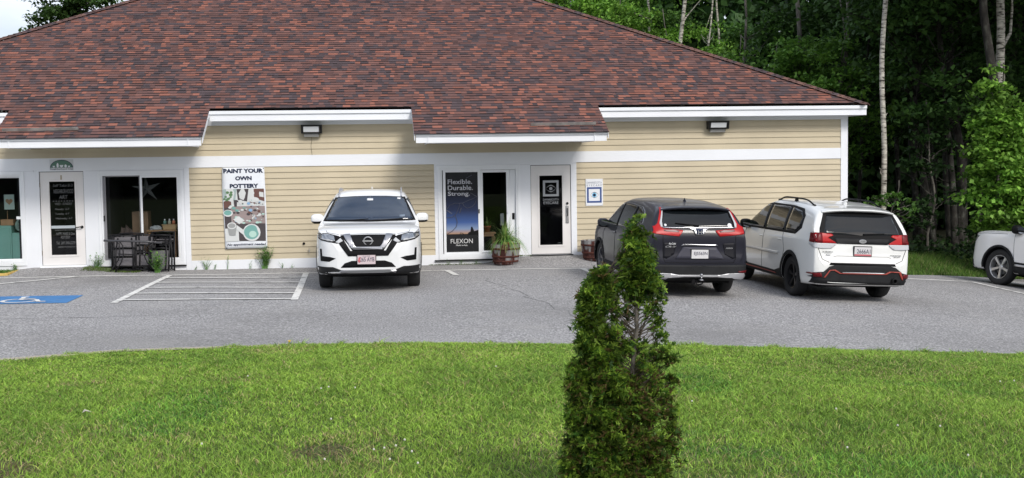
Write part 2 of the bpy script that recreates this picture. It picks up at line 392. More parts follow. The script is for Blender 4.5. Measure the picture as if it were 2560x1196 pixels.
# side wall siding on the right
m = MB(); e = .127
for i in range(27):
    z = -.3+i*e
    m.quad((XR+.018, .15, z), (XR+.018, DEP, z), (XR+.003, DEP, z+e), (XR+.003, .15, z+e)); m.quad((XR+.003,.15,z),(XR+.003,DEP,z),(XR+.018,DEP,z),(XR+.018,.15,z))
m.build('side_siding', m_siding, bld)
# ---- eaves
EX0, EX1, EY, SL = -12.62, 11.32, -.44, .49
def zr(y): return 3.49+SL*(y+.40)
def eave(x0, x1, y, ztop, zbot, zmid, name):
    f = MB()
    f.box(x0, x1, y+.032, y+.055, zbot, zmid); f.box(x0, x1, y, y+.055, zmid+.004, ztop)
    f.box(x0, x1, y+.010, y+.056, zmid+.0005, zmid+.0035)
    return f.build(name, m_trim, bld, bevel=.002)
CAN = [(-7.46, -3.36), (.965, 5.08)]; CY = -1.63
cuts = [EX0]+[v for c_ in CAN for v in c_]+[EX1]
for a, c in zip(cuts[::2], cuts[1::2]): eave(a, c, EY, 3.452, 3.235, 3.375, 'fascia')
f = MB(); f.box(EX1-.055, EX1, EY+.06, DEP+.4, 3.235, 3.452); f.build('side_fascia', m_trim, bld)
sf = MB()
for a, c in zip(cuts[::2], cuts[1::2]): sf.box(a+.02, c-.02, EY+.05, .0, 3.250, 3.262)
sf.box(11.04, EX1-.05, .0, DEP, 3.250, 3.262); sf.build('soffit', m_trim, bld)
for (a, c) in CAN:
    eave(a+.03, c-.03, CY+.02, 2.880, 2.695, 2.830, 'canopy_fascia')
    s_ = MB(); s_.box(a+.28, c-.28, CY+.075, -.02, 2.705, 2.722); s_.build('canopy_soffit', m_trim, bld)
    ck = MB()
    for x, d in ((a+.28, .022), (c-.302, .022)):
        ck.prism([(x, CY+.03, 2.69), (x, -.03, 2.69), (x, -.03, zr(-.03)-.03), (x, CY+.03, zr(CY+.03)-.03)], (d, 0, 0))
    ck.build('canopy_cheek', m_trim, bld)
    rs_ = MB()
    for xa, xb in ((a+.012, a+.285), (c-.285, c-.012)):
        rs_.prism([(xa, CY+.075, zr(CY+.075)-.045), (xb, CY+.075, zr(CY+.075)-.045), (xb, -.03, zr(-.03)-.045), (xa, -.03, zr(-.03)-.045)], (0, 0, .014))
    rs_.build('rake_soffit', m_trim, bld)
    rk = MB()                                   # raking edge board, slightly proud of the cheek
    for x, d in ((a-.004, .014), (c-.010, .014)):
        rk.prism([(x, CY+.02, zr(CY)-.14), (x, EY, zr(EY)-.14), (x, EY, zr(EY)-.012), (x, CY+.02, zr(CY)-.012)], (d, 0, 0))
    rk.build('rake_board', m_trim, bld)
# ---- shingle roof: every tab is its own face with its own colour
ROW = .1284; EDGE_SHADOW = (.018,.016,.018)          # dark cut asphalt edge, also painting the shadow line between shingle rows
OR, BR, DK = (.245,.102,.076), (.132,.072,.066), (.078,.058,.063)
def shingles(face):
    V = []; F = []; Cc = []
    r = random.Random(11+face)
    ph = [(r.uniform(0, 6), r.uniform(.5, 1.1), r.uniform(.5, 1.3)) for _ in range(6)]
    rows = 80 if face == 0 else 70
    for k in range(rows):
        y = CY-.02+k*ROW if face == 0 else EY-.02+k*ROW
        y2 = y+ROW
        if y > 8.45: break
        spans = []
        if face == 0:
            if y < EY-.03:
                spans = [(a-.012, c+.012) for a, c in CAN]
            else:
                spans = [(EX0+(y-EY), EX1-(y-EY))]
        else: spans = [(EY+(y-EY), DEP+.4-(y-EY))]
        for (a, c) in spans:
            x = a
            while x < c-.001:
                wd = r.choice([.09,.11,.13,.15,.18,.22])*r.uniform(.85, 1.15); x2 = min(c, x+wd)
                n = sum(math.sin(x*p[1]*1.9+p[0])*math.cos(y*p[2]*2.2+p[0]*2) for p in ph)/3
                u = r.random()+.10*n
                base = OR if u > .83 else (DK if u < .27 else BR)
                if base is BR and u > .64: base = (.165,.082,.070)
                g = r.uniform(.82, 1.18); col = tuple(q*g for q in base)
                h = r.choice([.010, .012, .020]); z1, z2 = zr(y)+h, zr(y2)+.001
                xa, xb, xc, xd = x, x2, x2, x
                if face in (0,) and y >= EY-.03:
                    lo, hi = EX0+(y2-EY), EX1-(y2-EY)
                    xc, xd = min(max(xc, lo), hi), min(max(xd, lo), hi)
                n0 = len(V)
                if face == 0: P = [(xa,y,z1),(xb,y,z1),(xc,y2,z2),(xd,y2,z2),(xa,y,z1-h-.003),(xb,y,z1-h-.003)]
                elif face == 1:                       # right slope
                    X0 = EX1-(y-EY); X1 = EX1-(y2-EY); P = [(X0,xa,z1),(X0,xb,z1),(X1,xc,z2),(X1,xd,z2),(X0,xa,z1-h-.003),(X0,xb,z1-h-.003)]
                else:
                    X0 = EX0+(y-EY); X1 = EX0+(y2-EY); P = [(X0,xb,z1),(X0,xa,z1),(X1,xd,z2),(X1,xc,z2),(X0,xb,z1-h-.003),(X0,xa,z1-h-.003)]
                V += P; F += [(n0,n0+1,n0+2,n0+3),(n0+4,n0+5,n0+1,n0)]; Cc += [col, EDGE_SHADOW]
                x = x2
    return V, F, Cc
V, F, Cc = [], [], []
for face in (0, 1, 2):
    a, c, d = shingles(face); n = len(V); V += a; F += [tuple(i+n for i in f) for f in c]; Cc += d
# back slope
n = len(V); rx0, rx1, ry, rz_ = EX0+8.93, EX1-8.93, EY+8.93, zr(EY+8.93)
V += [(EX1, DEP+.44, 3.46), (EX0, DEP+.44, 3.46), (rx0, ry, rz_), (rx1, ry, rz_)]; F += [(n, n+1, n+2, n+3)]; Cc += [BR]
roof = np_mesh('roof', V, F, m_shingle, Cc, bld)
V = []; F = []; Cc = []           # hip and ridge caps
def cap_line(p, q):
    p, q = Vector(p), Vector(q); L_ = (q-p).length; d = (q-p)/L_; s = d.cross(Vector((0,0,1))).normalized(); n = int(L_/.145)
    for i in range(n):
        a = p+d*(i*.145-.012); c_ = p+d*((i+1)*.145); u = Vector((0,0,.026)); u2 = Vector((0,0,.012))
        col = random.choice([BR, DK, (.13,.075,.066), (.10,.062,.058), (.15,.085,.072)]); g = random.uniform(.85,1.2)
        for sg in (1, -1):
            o_ = s*sg*.15; dn = Vector((0,0,-.048)); m0 = len(V)
            V.extend([a+u, a+u+o_+dn, c_+u2+o_+dn, c_+u2, a+u+o_+dn+Vector((0,0,-.02)), a+u+Vector((0,0,-.02))])
            F.extend([(m0,m0+1,m0+2,m0+3), (m0, m0+5, m0+4, m0+1)]); Cc.extend([tuple(x*g for x in col)]*2)
cap_line((EX1, EY, zr(EY)+.02), (rx1, ry, rz_+.02)); cap_line((EX0, EY, zr(EY)+.02), (rx0, ry, rz_+.02)); cap_line((rx0, ry, rz_+.02), (rx1, ry, rz_+.02))
np_mesh('ridge_cap', [tuple(v) for v in V], F, m_shingle, Cc, roof)
m_zinc = principled('weathered_rain_diverter', (.30,.29,.28), .5, metal=.4, var=(6,.3))
for x0, x1 in ((-7.35,-5.86), (3.45, 4.86)):
    d = MB(); y = -1.36
    d.prism([(x0,y,zr(y)+.015),(x0,y-.02,zr(y)+.075),(x0,y-.006,zr(y)+.078),(x0,y+.05,zr(y)+.04)], (x1-x0,0,.012)); d.build('rain_diverter', m_zinc, roof)

# ---- doors and windows
def frame_rect(mb, x0, x1, z0, z1, w_, y0, y1, mi=0):
    ws = w_ if hasattr(w_, '__len__') else (w_,)*4        # left right bottom top
    mb.box(x0, x0+ws[0], y0, y1, z0, z1, mi); mb.box(x1-ws[1], x1, y0, y1, z0, z1, mi)
    mb.box(x0+ws[0], x1-ws[1], y0, y1, z0, z0+ws[2], mi); mb.box(x0+ws[0], x1-ws[1], y0, y1, z1-ws[3], z1, mi)
def text2d(s, offset=0.0, shear=0.0, spacing=1.0):
    cu = bpy.data.curves.new('t', 'FONT'); cu.body = s; cu.offset = offset; cu.shear = shear; cu.space_character = spacing; cu.fill_mode = 'FRONT'; cu.resolution_u = 3
    ob = bpy.data.objects.new('t', cu); C.objects.link(ob)
    dg = bpy.context.evaluated_depsgraph_get(); me = bpy.data.meshes.new_from_object(ob.evaluated_get(dg))
    v = np.array([tuple(q.co)[:2] for q in me.vertices]); f = [tuple(p.vertices) for p in me.polygons]
    bpy.data.objects.remove(ob); bpy.data.meshes.remove(me); bpy.data.curves.remove(cu)
    lo, hi = v.min(0), v.max(0); return (v-lo)/(hi-lo), f
def wall_text(mb, s, x0, x1, z0, z1, y, mi=0, skew=0, **k):
    v, f = text2d(s, **k)
    return mb.add([(x0+(x1-x0)*a, y, z0+(z1-z0)*c+skew*a) for a, c in v], f, mi)
m_brass = principled('worn_hinge_metal', (.22,.19,.15), .45, metal=.7)
m_steel = principled('brushed_steel', (.45,.45,.46), .32, metal=.9)
m_marker = principled('white_marker_writing', (.55,.56,.57), .7)
m_gasket = principled('dark_gasket', (.05,.05,.055), .7)
def glazed_door(x0, x1, z0, z1, gx0, gx1, gz0, gz1, hinge_left=True):
    dm = MB(); y0, y1 = .012, .055
    sheet_with_holes(dm, x0+.012, x1-.012, z0+.012, z1-.012, y0, [(gx0,gx1,gz0,gz1)])
    frame_rect(dm, gx0-.042, gx1+.042, gz0-.042, gz1+.042, .040, y0-.012, y0+.03)
    dm.quad((x0+.012,y0,z1-.012),(x1-.012,y0,z1-.012),(x1-.012,y1,z1-.012),(x0+.012,y1,z1-.012))
    d = dm.build('door', m_door, bld, bevel=.002)
    g = MB(); frame_rect(g, x0, x1, z0, z1, (.012,.012,.012,.014), .03, .05); g.build('weather_strip', m_gasket, d)
    p = MB(); p.quad((gx0,.03,gz0),(gx1,.03,gz0),(gx1,.03,gz1),(gx0,.03,gz1)); p.build('glass_pane', m_pane, d)
    for t in (.14, .47, .86):
        h = MB(); z = z0+(z1-z0)*t; h.tube([(x0+.004, y0-.008, z-.05), (x0+.004, y0-.008, z+.05)], .008, 8); h.build('hinge', m_brass, d)
    th = MB(); th.prism([(x0-.03,-.10,z0-.045),(x0-.03,-.10,z0-.03),(x0-.03,.02,z0+.008),(x0-.03,.02,z0-.045)], (x1-x0+.06,0,0)); 
    return d, th
d1, th = glazed_door(-7.02,-6.10,.178,2.21, -6.82,-6.297,.413,1.992)
th.build('threshold', m_trim, d1)
h = MB(); h.tube([(-6.17,.012,1.005),(-6.17,-.045,1.005)], .014, 10); h.tube([(-6.17,-.045,1.005),(-6.20,-.05,1.012),(-6.30,-.05,.998)], [.013,.012,.010], 8); h.lathe([(.001,-.004),(.032,-.004),(.032,.0),(.001,.001)], 16, (-6.17,.012,1.005), 'y'); h.build('lever_handle', m_shadow_metal, d1)
pb = MB(); pb.box(-6.81,-6.31,.0,.022,.985,1.045); pb.build('push_bar', principled('pale_push_bar', (.42,.47,.50), .4), d1)
nb = MB(); nb.box(-6.585,-6.552,.006,.0115,2.03,2.13); nb.build('number_plate', principled('tan_wood_tag', (.42,.36,.27), .7), d1)
# hand lettering on the left door's glass
wm = MB()
rows = [('Self Take 8-3', -6.75,-6.34,1.88,1.94), ('NEIGHBORHOOD', -6.74,-6.33,1.74,1.83), ('ART', -6.63,-6.45,1.62,1.70), ('- - - - - - - -', -6.76,-6.34,1.565,1.58), ('WED - SUNDAY', -6.72,-6.36,1.49,1.54),
        ('Monday  6-7', -6.72,-6.43,1.37,1.42), ('Tuesday  6-7', -6.72,-6.43,1.27,1.32), ('Wednesday  6-7', -6.72,-6.37,1.17,1.22), ('appointments', -6.74,-6.33,.93,.965), ('HAPPY MAKE & Own', -6.72,-6.33,.84,.90), ('POTTERY', -6.62,-6.43,.76,.82),
        ('Tel. 207.390-2279', -6.72,-6.325,.64,.70), ('neighborhoodclay.com', -6.69,-6.325,.56,.605)]
for s, a, c, d_, e in rows: wall_text(wm, s, a, c, d_, e, .026, shear=.15)
wm.build('door_writing', principled('faint_marker', (.13,.135,.14), .7), d1)
d2, th = glazed_door(3.61,4.53,.180,2.20, 3.815,4.33,.393,1.957)
th.build('threshold', m_black, d2)
h = MB(); h.box(4.405,4.475,-.004,.012,.88,1.27); h.build('kick_plate', m_steel, d2, bevel=.002)
h = MB(); h.lathe([(.001,-.03),(.026,-.03),(.03,.0)], 16, (4.445,.012,1.325), 'y'); h.tube([(4.44,-.004,1.22),(4.44,-.05,1.20),(4.44,-.055,1.06),(4.44,-.004,1.04)], .009, 8); h.build('pull_handle', m_shadow_metal, d2)
ew = MB(); frame_rect(ew, 3.895,4.255,1.49,1.85,.05,.0255,.0275)
def eye_shape(mb, cx, cz, rx, rz, y, w_, mi_line=0, mi_iris=0, mi_pupil=0, low=True):
    for sgn in ((1, -1) if low else (1,)):
        P = [(cx+rx*t, y, cz+sgn*rz*(1-t*t)) for t in np.linspace(-1, 1, 15)]
        for a, c in zip(P, P[1:]):
            ww = w_*(1.15-abs((a[0]-cx)/rx))*sgn*(1 if sgn > 0 else .7); mb.quad(a, c, (c[0], y, c[2]+ww), (a[0], y, a[2]+ww), mi_line)
eye_shape(ew, 4.075, 1.665, .115, .062, .0265, .018); ew.disc((4.075,.0265,1.665), .036, 18)
wall_text(ew, 'DAMARISCOTTA', 3.895, 4.255, 1.395, 1.44, .0265); wall_text(ew, 'EYECARE', 3.905, 4.245, 1.315, 1.375, .0265)
wall_text(ew, 'Welcome', 4.22, 4.29, .425, .44, .0265)
ew.build('door_lettering', principled('frosted_white_vinyl', (.33,.35,.37), .8), d2)

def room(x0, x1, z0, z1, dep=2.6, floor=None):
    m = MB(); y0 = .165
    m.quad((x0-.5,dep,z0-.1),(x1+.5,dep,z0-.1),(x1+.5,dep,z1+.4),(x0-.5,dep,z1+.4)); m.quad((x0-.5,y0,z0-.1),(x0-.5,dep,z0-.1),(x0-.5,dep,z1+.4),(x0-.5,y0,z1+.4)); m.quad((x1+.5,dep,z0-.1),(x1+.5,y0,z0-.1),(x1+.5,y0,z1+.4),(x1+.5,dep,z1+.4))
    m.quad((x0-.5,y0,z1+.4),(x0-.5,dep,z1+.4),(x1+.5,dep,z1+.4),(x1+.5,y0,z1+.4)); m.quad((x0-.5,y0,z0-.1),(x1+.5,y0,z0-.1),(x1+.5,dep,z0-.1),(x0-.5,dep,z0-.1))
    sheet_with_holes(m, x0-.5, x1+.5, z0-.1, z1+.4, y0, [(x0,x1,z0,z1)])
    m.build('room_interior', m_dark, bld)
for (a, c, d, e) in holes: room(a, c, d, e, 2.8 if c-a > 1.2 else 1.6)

def slider(x0, x1, z0, z1, splits, name='patio_window', sill=True):
    """outer vinyl frame; splits = list of (x0, x1, y, stile widths)"""
    m = MB(); frame_rect(m, x0, x1, z0, z1, (.035,.035,.05,.035), -.028, .12); frame_rect(m, x0-.06, x1+.06, z0-.075, z1+.07, (.058,.058,.073,.068), -.040, -.0185)
    fr = m.build(name, m_vinyl, bld, bevel=.003)
    if sill:
        s_ = MB(); s_.box(x0-.16, x1+.10, -.075, -.03, z0-.105, z0-.078); s_.build('sill', m_steel if sill == 2 else m_shadow_metal, fr, bevel=.003)
    return fr
def sash(fr, x0, x1, z0, z1, y, ws, glass=True, mat=None):
    m = MB(); frame_rect(m, x0, x1, z0, z1, ws, y-.014, y+.014); s_ = m.build('sash', mat or m_vinyl, fr, bevel=.002)
    if glass:
        p = MB(); p.quad((x0,y,z0),(x1,y,z0),(x1,y,z1),(x0,y,z1)); p.build('glass_pane', m_pane, fr)
f1 = slider(-9.25,-7.385,.275,2.15, None, sill=False)
sash(f1, -8.32,-7.42,.32,2.115,.03,(.03,.02,.03,.03))
lk = MB(); lk.box(-7.52,-7.42,-.0,.02,1.20,1.26); lk.build('window_latch', m_vinyl, f1)
f2 = slider(-5.745,-4.085,.22,2.135, None)
m_screen = principled('grey_aluminium_screen_frame', (.28,.28,.30), .5, metal=.5)
sash(f2, -5.71,-4.925,.255,2.105,.055,(.055,.03,.045,.03), mat=m_screen)
sash(f2, -4.925,-4.12,.265,2.10,.0,(.045,.028,.04,.05))
lk = MB(); lk.box(-5.715,-5.69,-.012,.03,1.12,1.24); lk.build('latch', m_black, f2)
f3 = slider(1.585,3.31,.19,2.145, None)
sash(f3, 1.64,2.475,.235,2.11,.0,(.055,.055,.045,.045))
sash(f3, 2.475,3.14,.25,2.105,.045,(.06,.075,.045,.055))
dr = MB(); dr.box(3.145,3.272,.05,.08,.25,2.105); dr.build('sliding_leaf', m_vinyl, f3)
lk = MB(); lk.box(3.19,3.245,.04,.05,.985,1.13); lk.build('lock_plate', m_black, f3)
lk = MB(); lk.box(2.425,2.45,-.03,-.012,1.14,1.23); lk.build('latch', m_black, f3)
lk = MB(); lk.tube([(3.09,.03,1.31),(3.075,-.01,1.28),(3.075,-.01,1.16),(3.09,.03,1.12)], .01, 6); lk.build('curved_handle', m_vinyl, f3)
# pipe stub and hose tap low on the wall
tp = MB(); tp.lathe([(.001,-.03),(.028,-.03),(.028,.0)], 12, (-1.452,-.012,.548), 'y'); tp.build('pipe_outlet', m_black, bld)
tp = MB(); tp.tube([(-1.335,-.01,.40),(-1.335,-.07,.40),(-1.335,-.09,.36)], .011, 8); tp.lathe([(.001,0),(.022,0),(.022,.008),(.001,.008)], 10, (-1.335,-.075,.425)); tp.build('hose_tap', m_steel, bld)
# ------------------------------------------------------------ wall lamps
def wall_lamp(x0, x1, z0, z1, label, wire=False):
    cx_ = (x0+x1)/2; t = thing('wall_lamp', label, 'wall lamp', (cx_, -.02, (z0+z1)/2), group='wall lamps under the eaves')
    h = MB(); zt_, zb_ = z1, z0+.075
    # hood: a dark box deeper at the top
    for (xa, xb, xc, xd) in [(x0, x0+.035, x0+.02, x0+.05), (x1-.035, x1, x1-.05, x1-.02)]:
        h.prism([(xa,-.02,zt_),(xa,-.235,zt_),(xa+.004,-.19,zb_),(xa,-.02,zb_)], (.045,0,0))
    h.prism([(x0,-.02,zt_),(x0,-.235,zt_),(x0,-.235,zt_-.034),(x0,-.02,zt_-.034)], (x1-x0,0,0)); h.prism([(x0+.02,-.02,zb_+.02),(x0+.02,-.20,zb_+.022),(x0+.02,-.188,zb_-.002),(x0+.02,-.02,zb_-.002)], (x1-x0-.04,0,0))
    h.build('housing', m_shadow_metal, t, bevel=.004)
    l = MB(); l.quad((x0+.055,-.190,zb_+.032),(x1-.055,-.190,zb_+.032),(x1-.055,-.225,zt_-.042),(x0+.055,-.225,zt_-.042)); l.build('lens', m_lens, t)
    b_ = MB(); b_.prism([(x0+.06,-.02,zb_-.004),(x0+.06,-.15,zb_-.004),(x0+.06,-.12,z0),(x0+.06,-.02,z0)], (x1-x0-.12,0,0)); b_.build('ballast_box', principled('grey_ballast_cover', (.30,.30,.29), .5), t, bevel=.004)
    if wire:
        w_ = MB(); w_.tube([(cx_,-.06,z0+.02),(cx_,-.035,z0-.07),(cx_-.02,-.022,z0-.2),(cx_,-.022,z0-.4)], .003, 5); w_.build('cable', m_black, t)
    return t
wall_lamp(-1.447,-1.005,2.885,3.15, 'dark floodlight with a hanging cable on the siding above the white car', True)
wall_lamp(7.675,8.145,2.885,3.14, 'dark floodlight without cable on the siding near the right building corner')

# ------------------------------------------------------------ signs and banner
m_signwhite = principled('white_sign_board', (.76,.78,.82), .4); m_navy = principled('navy_ink', (.03,.07,.24), .5); m_ink = principled('dark_blue_ink', (.012,.02,.055), .6, spec=.2)
m_skyblue = principled('light_blue_ink', (.22,.55,.80), .5); m_pink = principled('eyelid_ink', (.45,.22,.26), .6)
t = thing('eye_sign', 'white upright sign with a navy square around a blue eye', 'sign', (5.06,-.02,1.26))
s_ = MB(); s_.box(4.862,5.258,-.034,-.018,1.262,1.868); s_.build('sign_board', m_signwhite, t, bevel=.002)
s_ = MB(); frame_rect(s_, 4.892,5.228,1.330,1.682,.040,-.0375,-.0355); s_.build('blue_border', m_navy, t)
s_ = MB(); eye_shape(s_, 5.06,1.505,.10,.055,-.0365,.012, 0); s_.build('eye_outline', [m_ink], t)
s_ = MB(); s_.disc((5.06,-.0370,1.505),.052,24,mi=0); s_.disc((5.06,-.0385,1.505),.034,24,mi=1); s_.build('iris', [m_skyblue, m_ink], t)
s_ = MB(); wall_text(s_, 'DAMARISCOTTA', 4.885,5.235,1.762,1.808,-.0365); wall_text(s_, 'EYECARE', 4.89,5.23,1.702,1.745,-.0365, spacing=1.5); s_.build('lettering', principled('grey_lettering', (.22,.24,.30), .6), t)
for x in (4.88,5.24):
    for z in (1.285,1.845): s_ = MB(); s_.lathe([(.001,-.004),(.006,-.004),(.007,0)], 8, (x,-.034,z), 'y'); s_.build('screw', m_steel, t)

t = thing('pottery_sign', 'half-round green sign with white pots above the left door', 'sign', (-6.54,-.02,2.24))
s_ = MB(); s_.box(-6.785,-6.295,-.030,-.019,2.236,2.468); s_.build('sign_board', principled('clear_sign_backing', (.62,.64,.66), .4), t)
m_green = principled('sage_green_print', (.10,.20,.15), .6)
def halfdisc(mb, cx_, z, r, rz_, y, mi=0, n=24): mb.poly([(cx_+r*math.cos(a), y, z+rz_*math.sin(a)) for a in np.linspace(0, math.pi, n)], mi)
s_ = MB(); halfdisc(s_, -6.54, 2.292, .238, .168, -.0315, 0); halfdisc(s_, -6.54, 2.296, .222, .155, -.033, 1); s_.build('arch_print', [m_ink, m_green], t)
s_ = MB()
for cx_, kind in ((-6.70,'cup'),(-6.62,'vase'),(-6.54,'bowl'),(-6.455,'jar'),(-6.385,'cup')):
    y = -.0345; z = 2.297
    if kind == 'cup': s_.poly([(cx_-.010,y,z),(cx_+.010,y,z),(cx_+.028,y,z+.034),(cx_-.028,y,z+.034)])
    elif kind == 'bowl': s_.poly([(cx_-.014,y,z),(cx_+.014,y,z),(cx_+.037,y,z+.03),(cx_+.036,y,z+.05),(cx_-.036,y,z+.05),(cx_-.037,y,z+.03)])
    elif kind == 'jar': s_.poly([(cx_+.026*math.cos(a)*(.7 if abs(a) > 9 else 1), y, z+.03+.032*math.sin(a)) for a in np.linspace(0, 6, 14)])
    else: s_.poly([(cx_-.016,y,z),(cx_+.016,y,z),(cx_+.024,y,z+.05),(cx_+.010,y,z+.095),(cx_-.010,y,z+.095),(cx_-.024,y,z+.05)])
s_.build('pot_silhouettes', m_signwhite, t)
s_ = MB(); wall_text(s_, 'Neighborhood Clay', -6.775,-6.305,2.242,2.279,-.0315, offset=.008); s_.build('lettering', m_ink, t)

# banner: slightly wavy cloth, printed
m_cloth = principled('white_vinyl_banner', (.74,.77,.82), .55)
t = thing('pottery_banner', 'tall white banner reading paint your own pottery over a picture of bowls', 'banner', (-2.72,-.03,.46))
def bx_(u, v): return -3.172+.905*u + (.025*(1-v)) + (.012*math.sin(v*7))*(0 if u > .5 else 1)*.5 - .018*math.sin(math.pi*v)*(1 if u < .5 else -1)*.6
def bz_(u, v): return .462+1.78*v + .010*math.sin(u*3)*(1-v)
def by_(u, v): return -.045-.010*math.sin(v*9+u*2)-.006*math.sin(u*14)*v
def bp(u, v, l=0): return (bx_(u,v), by_(u,v)-l, bz_(u,v))
s_ = MB(); n1, n2 = 10, 24
s_.add([bp(i/n1, j/n2) for i in range(n1+1) for j in range(n2+1)], [(i*(n2+1)+j,(i+1)*(n2+1)+j,(i+1)*(n2+1)+j+1,i*(n2+1)+j+1) for i in range(n1) for j in range(n2)]); s_.build('cloth', m_cloth, t, smooth=True, solid=.002)
def btext(s, u0, u1, v0, v1, l=.004, **k):
    v, f = text2d(s, **k); s_.add([bp(u0+(u1-u0)*a, v0+(v1-v0)*c, l) for a, c in v], f)
s_ = MB(); btext('PAINT YOUR', .03,.97,.930,.985, offset=.055); btext('OWN', .31,.69,.84,.892, offset=.055); btext('POTTERY', .18,.84,.745,.798, offset=.055); btext('No appointment needed', .05,.97,.028,.066, offset=.03, shear=.2); s_.build('lettering', m_ink, t)
def pm(n, c): return principled(n, c, .6)
pal = [pm('print_dark_wood',(.055,.045,.05)), pm('print_pale',(.62,.64,.64)), pm('print_teal',(.16,.36,.33)), pm('print_mint',(.42,.62,.55)), pm('print_blue',(.25,.42,.62)), pm('print_rose',(.30,.24,.235)), pm('print_grey',(.30,.31,.31)), pm('print_green',(.10,.20,.09)), pm('print_brown',(.13,.06,.05)), pm('print_window',(.34,.42,.42))]
s_ = MB()
def bpoly(pts, mi, l): s_.poly([bp(u, v, l) for u, v in pts], mi)
def bell(u, v, r, k, mi, l, n=16): bpoly([(u+r*math.cos(a), v+r*k*.5*math.sin(a)) for a in np.linspace(0, 2*math.pi, n, endpoint=False)], mi, l)
for i in range(6):                                                # picture ground, in strips so that it follows the cloth
    for j in range(12): bpoly([(.02+.158*i,.09+.054*j),(.02+.158*(i+1),.09+.054*j),(.02+.158*(i+1),.09+.054*(j+1)),(.02+.158*i,.09+.054*(j+1))], 5 if (j > 3 and j < 8 and i > 0) else (1 if j > 7 or (i < 2 and j < 3) else 0), .004)
bpoly([(.02,.60),(.30,.60),(.34,.735),(.02,.735)], 9, .006); bpoly([(.36,.60),(.55,.58),(.60,.735),(.34,.735)], 0, .006); bpoly([(.72,.62),(.965,.58),(.965,.735),(.72,.735)], 8, .006); bpoly([(.84,.64),(.95,.63),(.95,.69),(.84,.70)], 1, .007)
for k in range(14): bell(random.uniform(.03,.24), random.uniform(.60,.70), random.uniform(.02,.045), .8, 7, .0075+k*.0001)
bpoly([(.02,.50),(.20,.52),(.20,.58),(.10,.60),(.02,.58)], 8, .0072)
rr = random.Random(3)
for k in range(95): bell(rr.uniform(.16,.94), rr.uniform(.31,.585), rr.uniform(.012,.045), rr.uniform(.5,.9), rr.choice([1,1,6,5,4,0,8,0,2,3,6]), .0085+k*.00005)
bell(.72,.60,.12,.55,1,.0140); bell(.72,.60,.075,.5,2,.0145); bpoly([(.27,.52),(.33,.52),(.34,.60),(.26,.60)], 0, .0135); bell(.42,.575,.05,1.1,1,.0135)
bpoly([(.22,.36),(.36,.30),(.49,.345),(.36,.40)], 1, .0145)
for k in range(6): bell(.30+.05*(k % 3), .36-.012*(k % 2)+.008*k % .03, .012, .7, 4, .0150+k*.0001)
bell(.02+.09,.44,.115,.75,1,.0150); bell(.02+.085,.445,.09,.7,2,.0155)
bpoly([(.30,.29),(.52,.20),(.46,.16),(.28,.24)], 1, .0150)
bpoly([(.075,.28),(.29,.28),(.26,.165),(.11,.165)], 6, .0155); bell(.182,.285,.11,.75,1,.0160); bell(.182,.285,.085,.7,6,.0165)
bell(.64,.195,.205,1.05,1,.0170); bell(.635,.200,.175,1.02,2,.0175); bell(.66,.175,.09,.9,3,.0180)
bpoly([(.02,.092),(.36,.092),(.02,.20)], 1, .0158)
s_.build('printed_picture', pal, t)
for u, v in ((.02,.985),(.98,.985),(.03,.012),(.985,.012)):
    g = MB(); p = bp(u, v, .004); g.lathe([(.003,-.004),(.011,-.004),(.012,.002)], 10, p, 'y'); g.build('grommet', m_shadow_metal, t)

# window poster with eyeglasses
m_poster = bpy.data.materials.new('poster_print'); m_poster.use_nodes = True; q = m_poster.node_tree; pb_ = q.nodes['Principled BSDF']
tcn = q.nodes.new('ShaderNodeTexCoord'); sx = q.nodes.new('ShaderNodeSeparateXYZ'); mr = q.nodes.new('ShaderNodeMapRange'); mr.inputs[1].default_value = 0; mr.inputs[2].default_value = 1.81
rp = q.nodes.new('ShaderNodeValToRGB'); el = rp.color_ramp.elements
while len(el) < 7: el.new(.5)
for e, (p, c) in zip(el, [(0,(.012,.012,.015)),(.225,(.012,.012,.015)),(.23,(.40,.24,.15)),(.29,(.20,.27,.42)),(.37,(.05,.10,.28)),(.52,(.02,.03,.08)),(.75,(.008,.008,.015))]): e.position = p; e.color = (*c, 1)
q.links.new(tcn.outputs['Object'], sx.inputs[0]); q.links.new(sx.outputs[2], mr.inputs[0]); q.links.new(mr.outputs[0], rp.inputs[0]); q.links.new(rp.outputs[0], pb_.inputs['Base Color']); pb_.inputs['Roughness'].default_value = .25
t = thing('window_poster', 'dark blue eyeglasses poster filling the left pane of the right shop window', 'poster', (2.065,-.01,.272))
s_ = MB(); s_.box(1.702,2.418,-.013,-.009,.272,2.078); s_.build('print', m_poster, t)
s_ = MB(); wall_text(s_, 'Flexible.', 1.745,2.29,1.80,1.905,-.0145, offset=.012); wall_text(s_, 'Durable.', 1.745,2.305,1.665,1.77,-.0145, offset=.012); wall_text(s_, 'Strong.', 1.745,2.235,1.515,1.635,-.0145, offset=.012)
s_.build('slogan', principled('grey_poster_ink', (.42,.43,.47), .6), t)
s_ = MB(); wall_text(s_, 'FLEXON', 1.79,2.285,.475,.575,-.0145); wall_text(s_, 'Made to last.', 1.91,2.17,.415,.45,-.0145, offset=.01); s_.build('logo_text', principled('white_poster_ink', (.62,.62,.62), .6), t)
def ptube(mb, pts, r): mb.tube([(x, -.0145, z) for x, z in pts], r, 5)
s_ = MB()
arc = [(1.715,1.24),(1.78,1.33),(1.9,1.375),(2.0,1.37),(1.99,1.28),(1.92,1.13),(1.85,1.07),(1.715,1.05)]; ptube(s_, arc, .007)
ptube(s_, [(2.0,1.37),(2.07,1.375),(2.2,1.43),(2.395,1.51),(2.35,1.36),(2.28,1.29),(2.17,1.26),(2.10,1.31),(2.07,1.375)], .006)
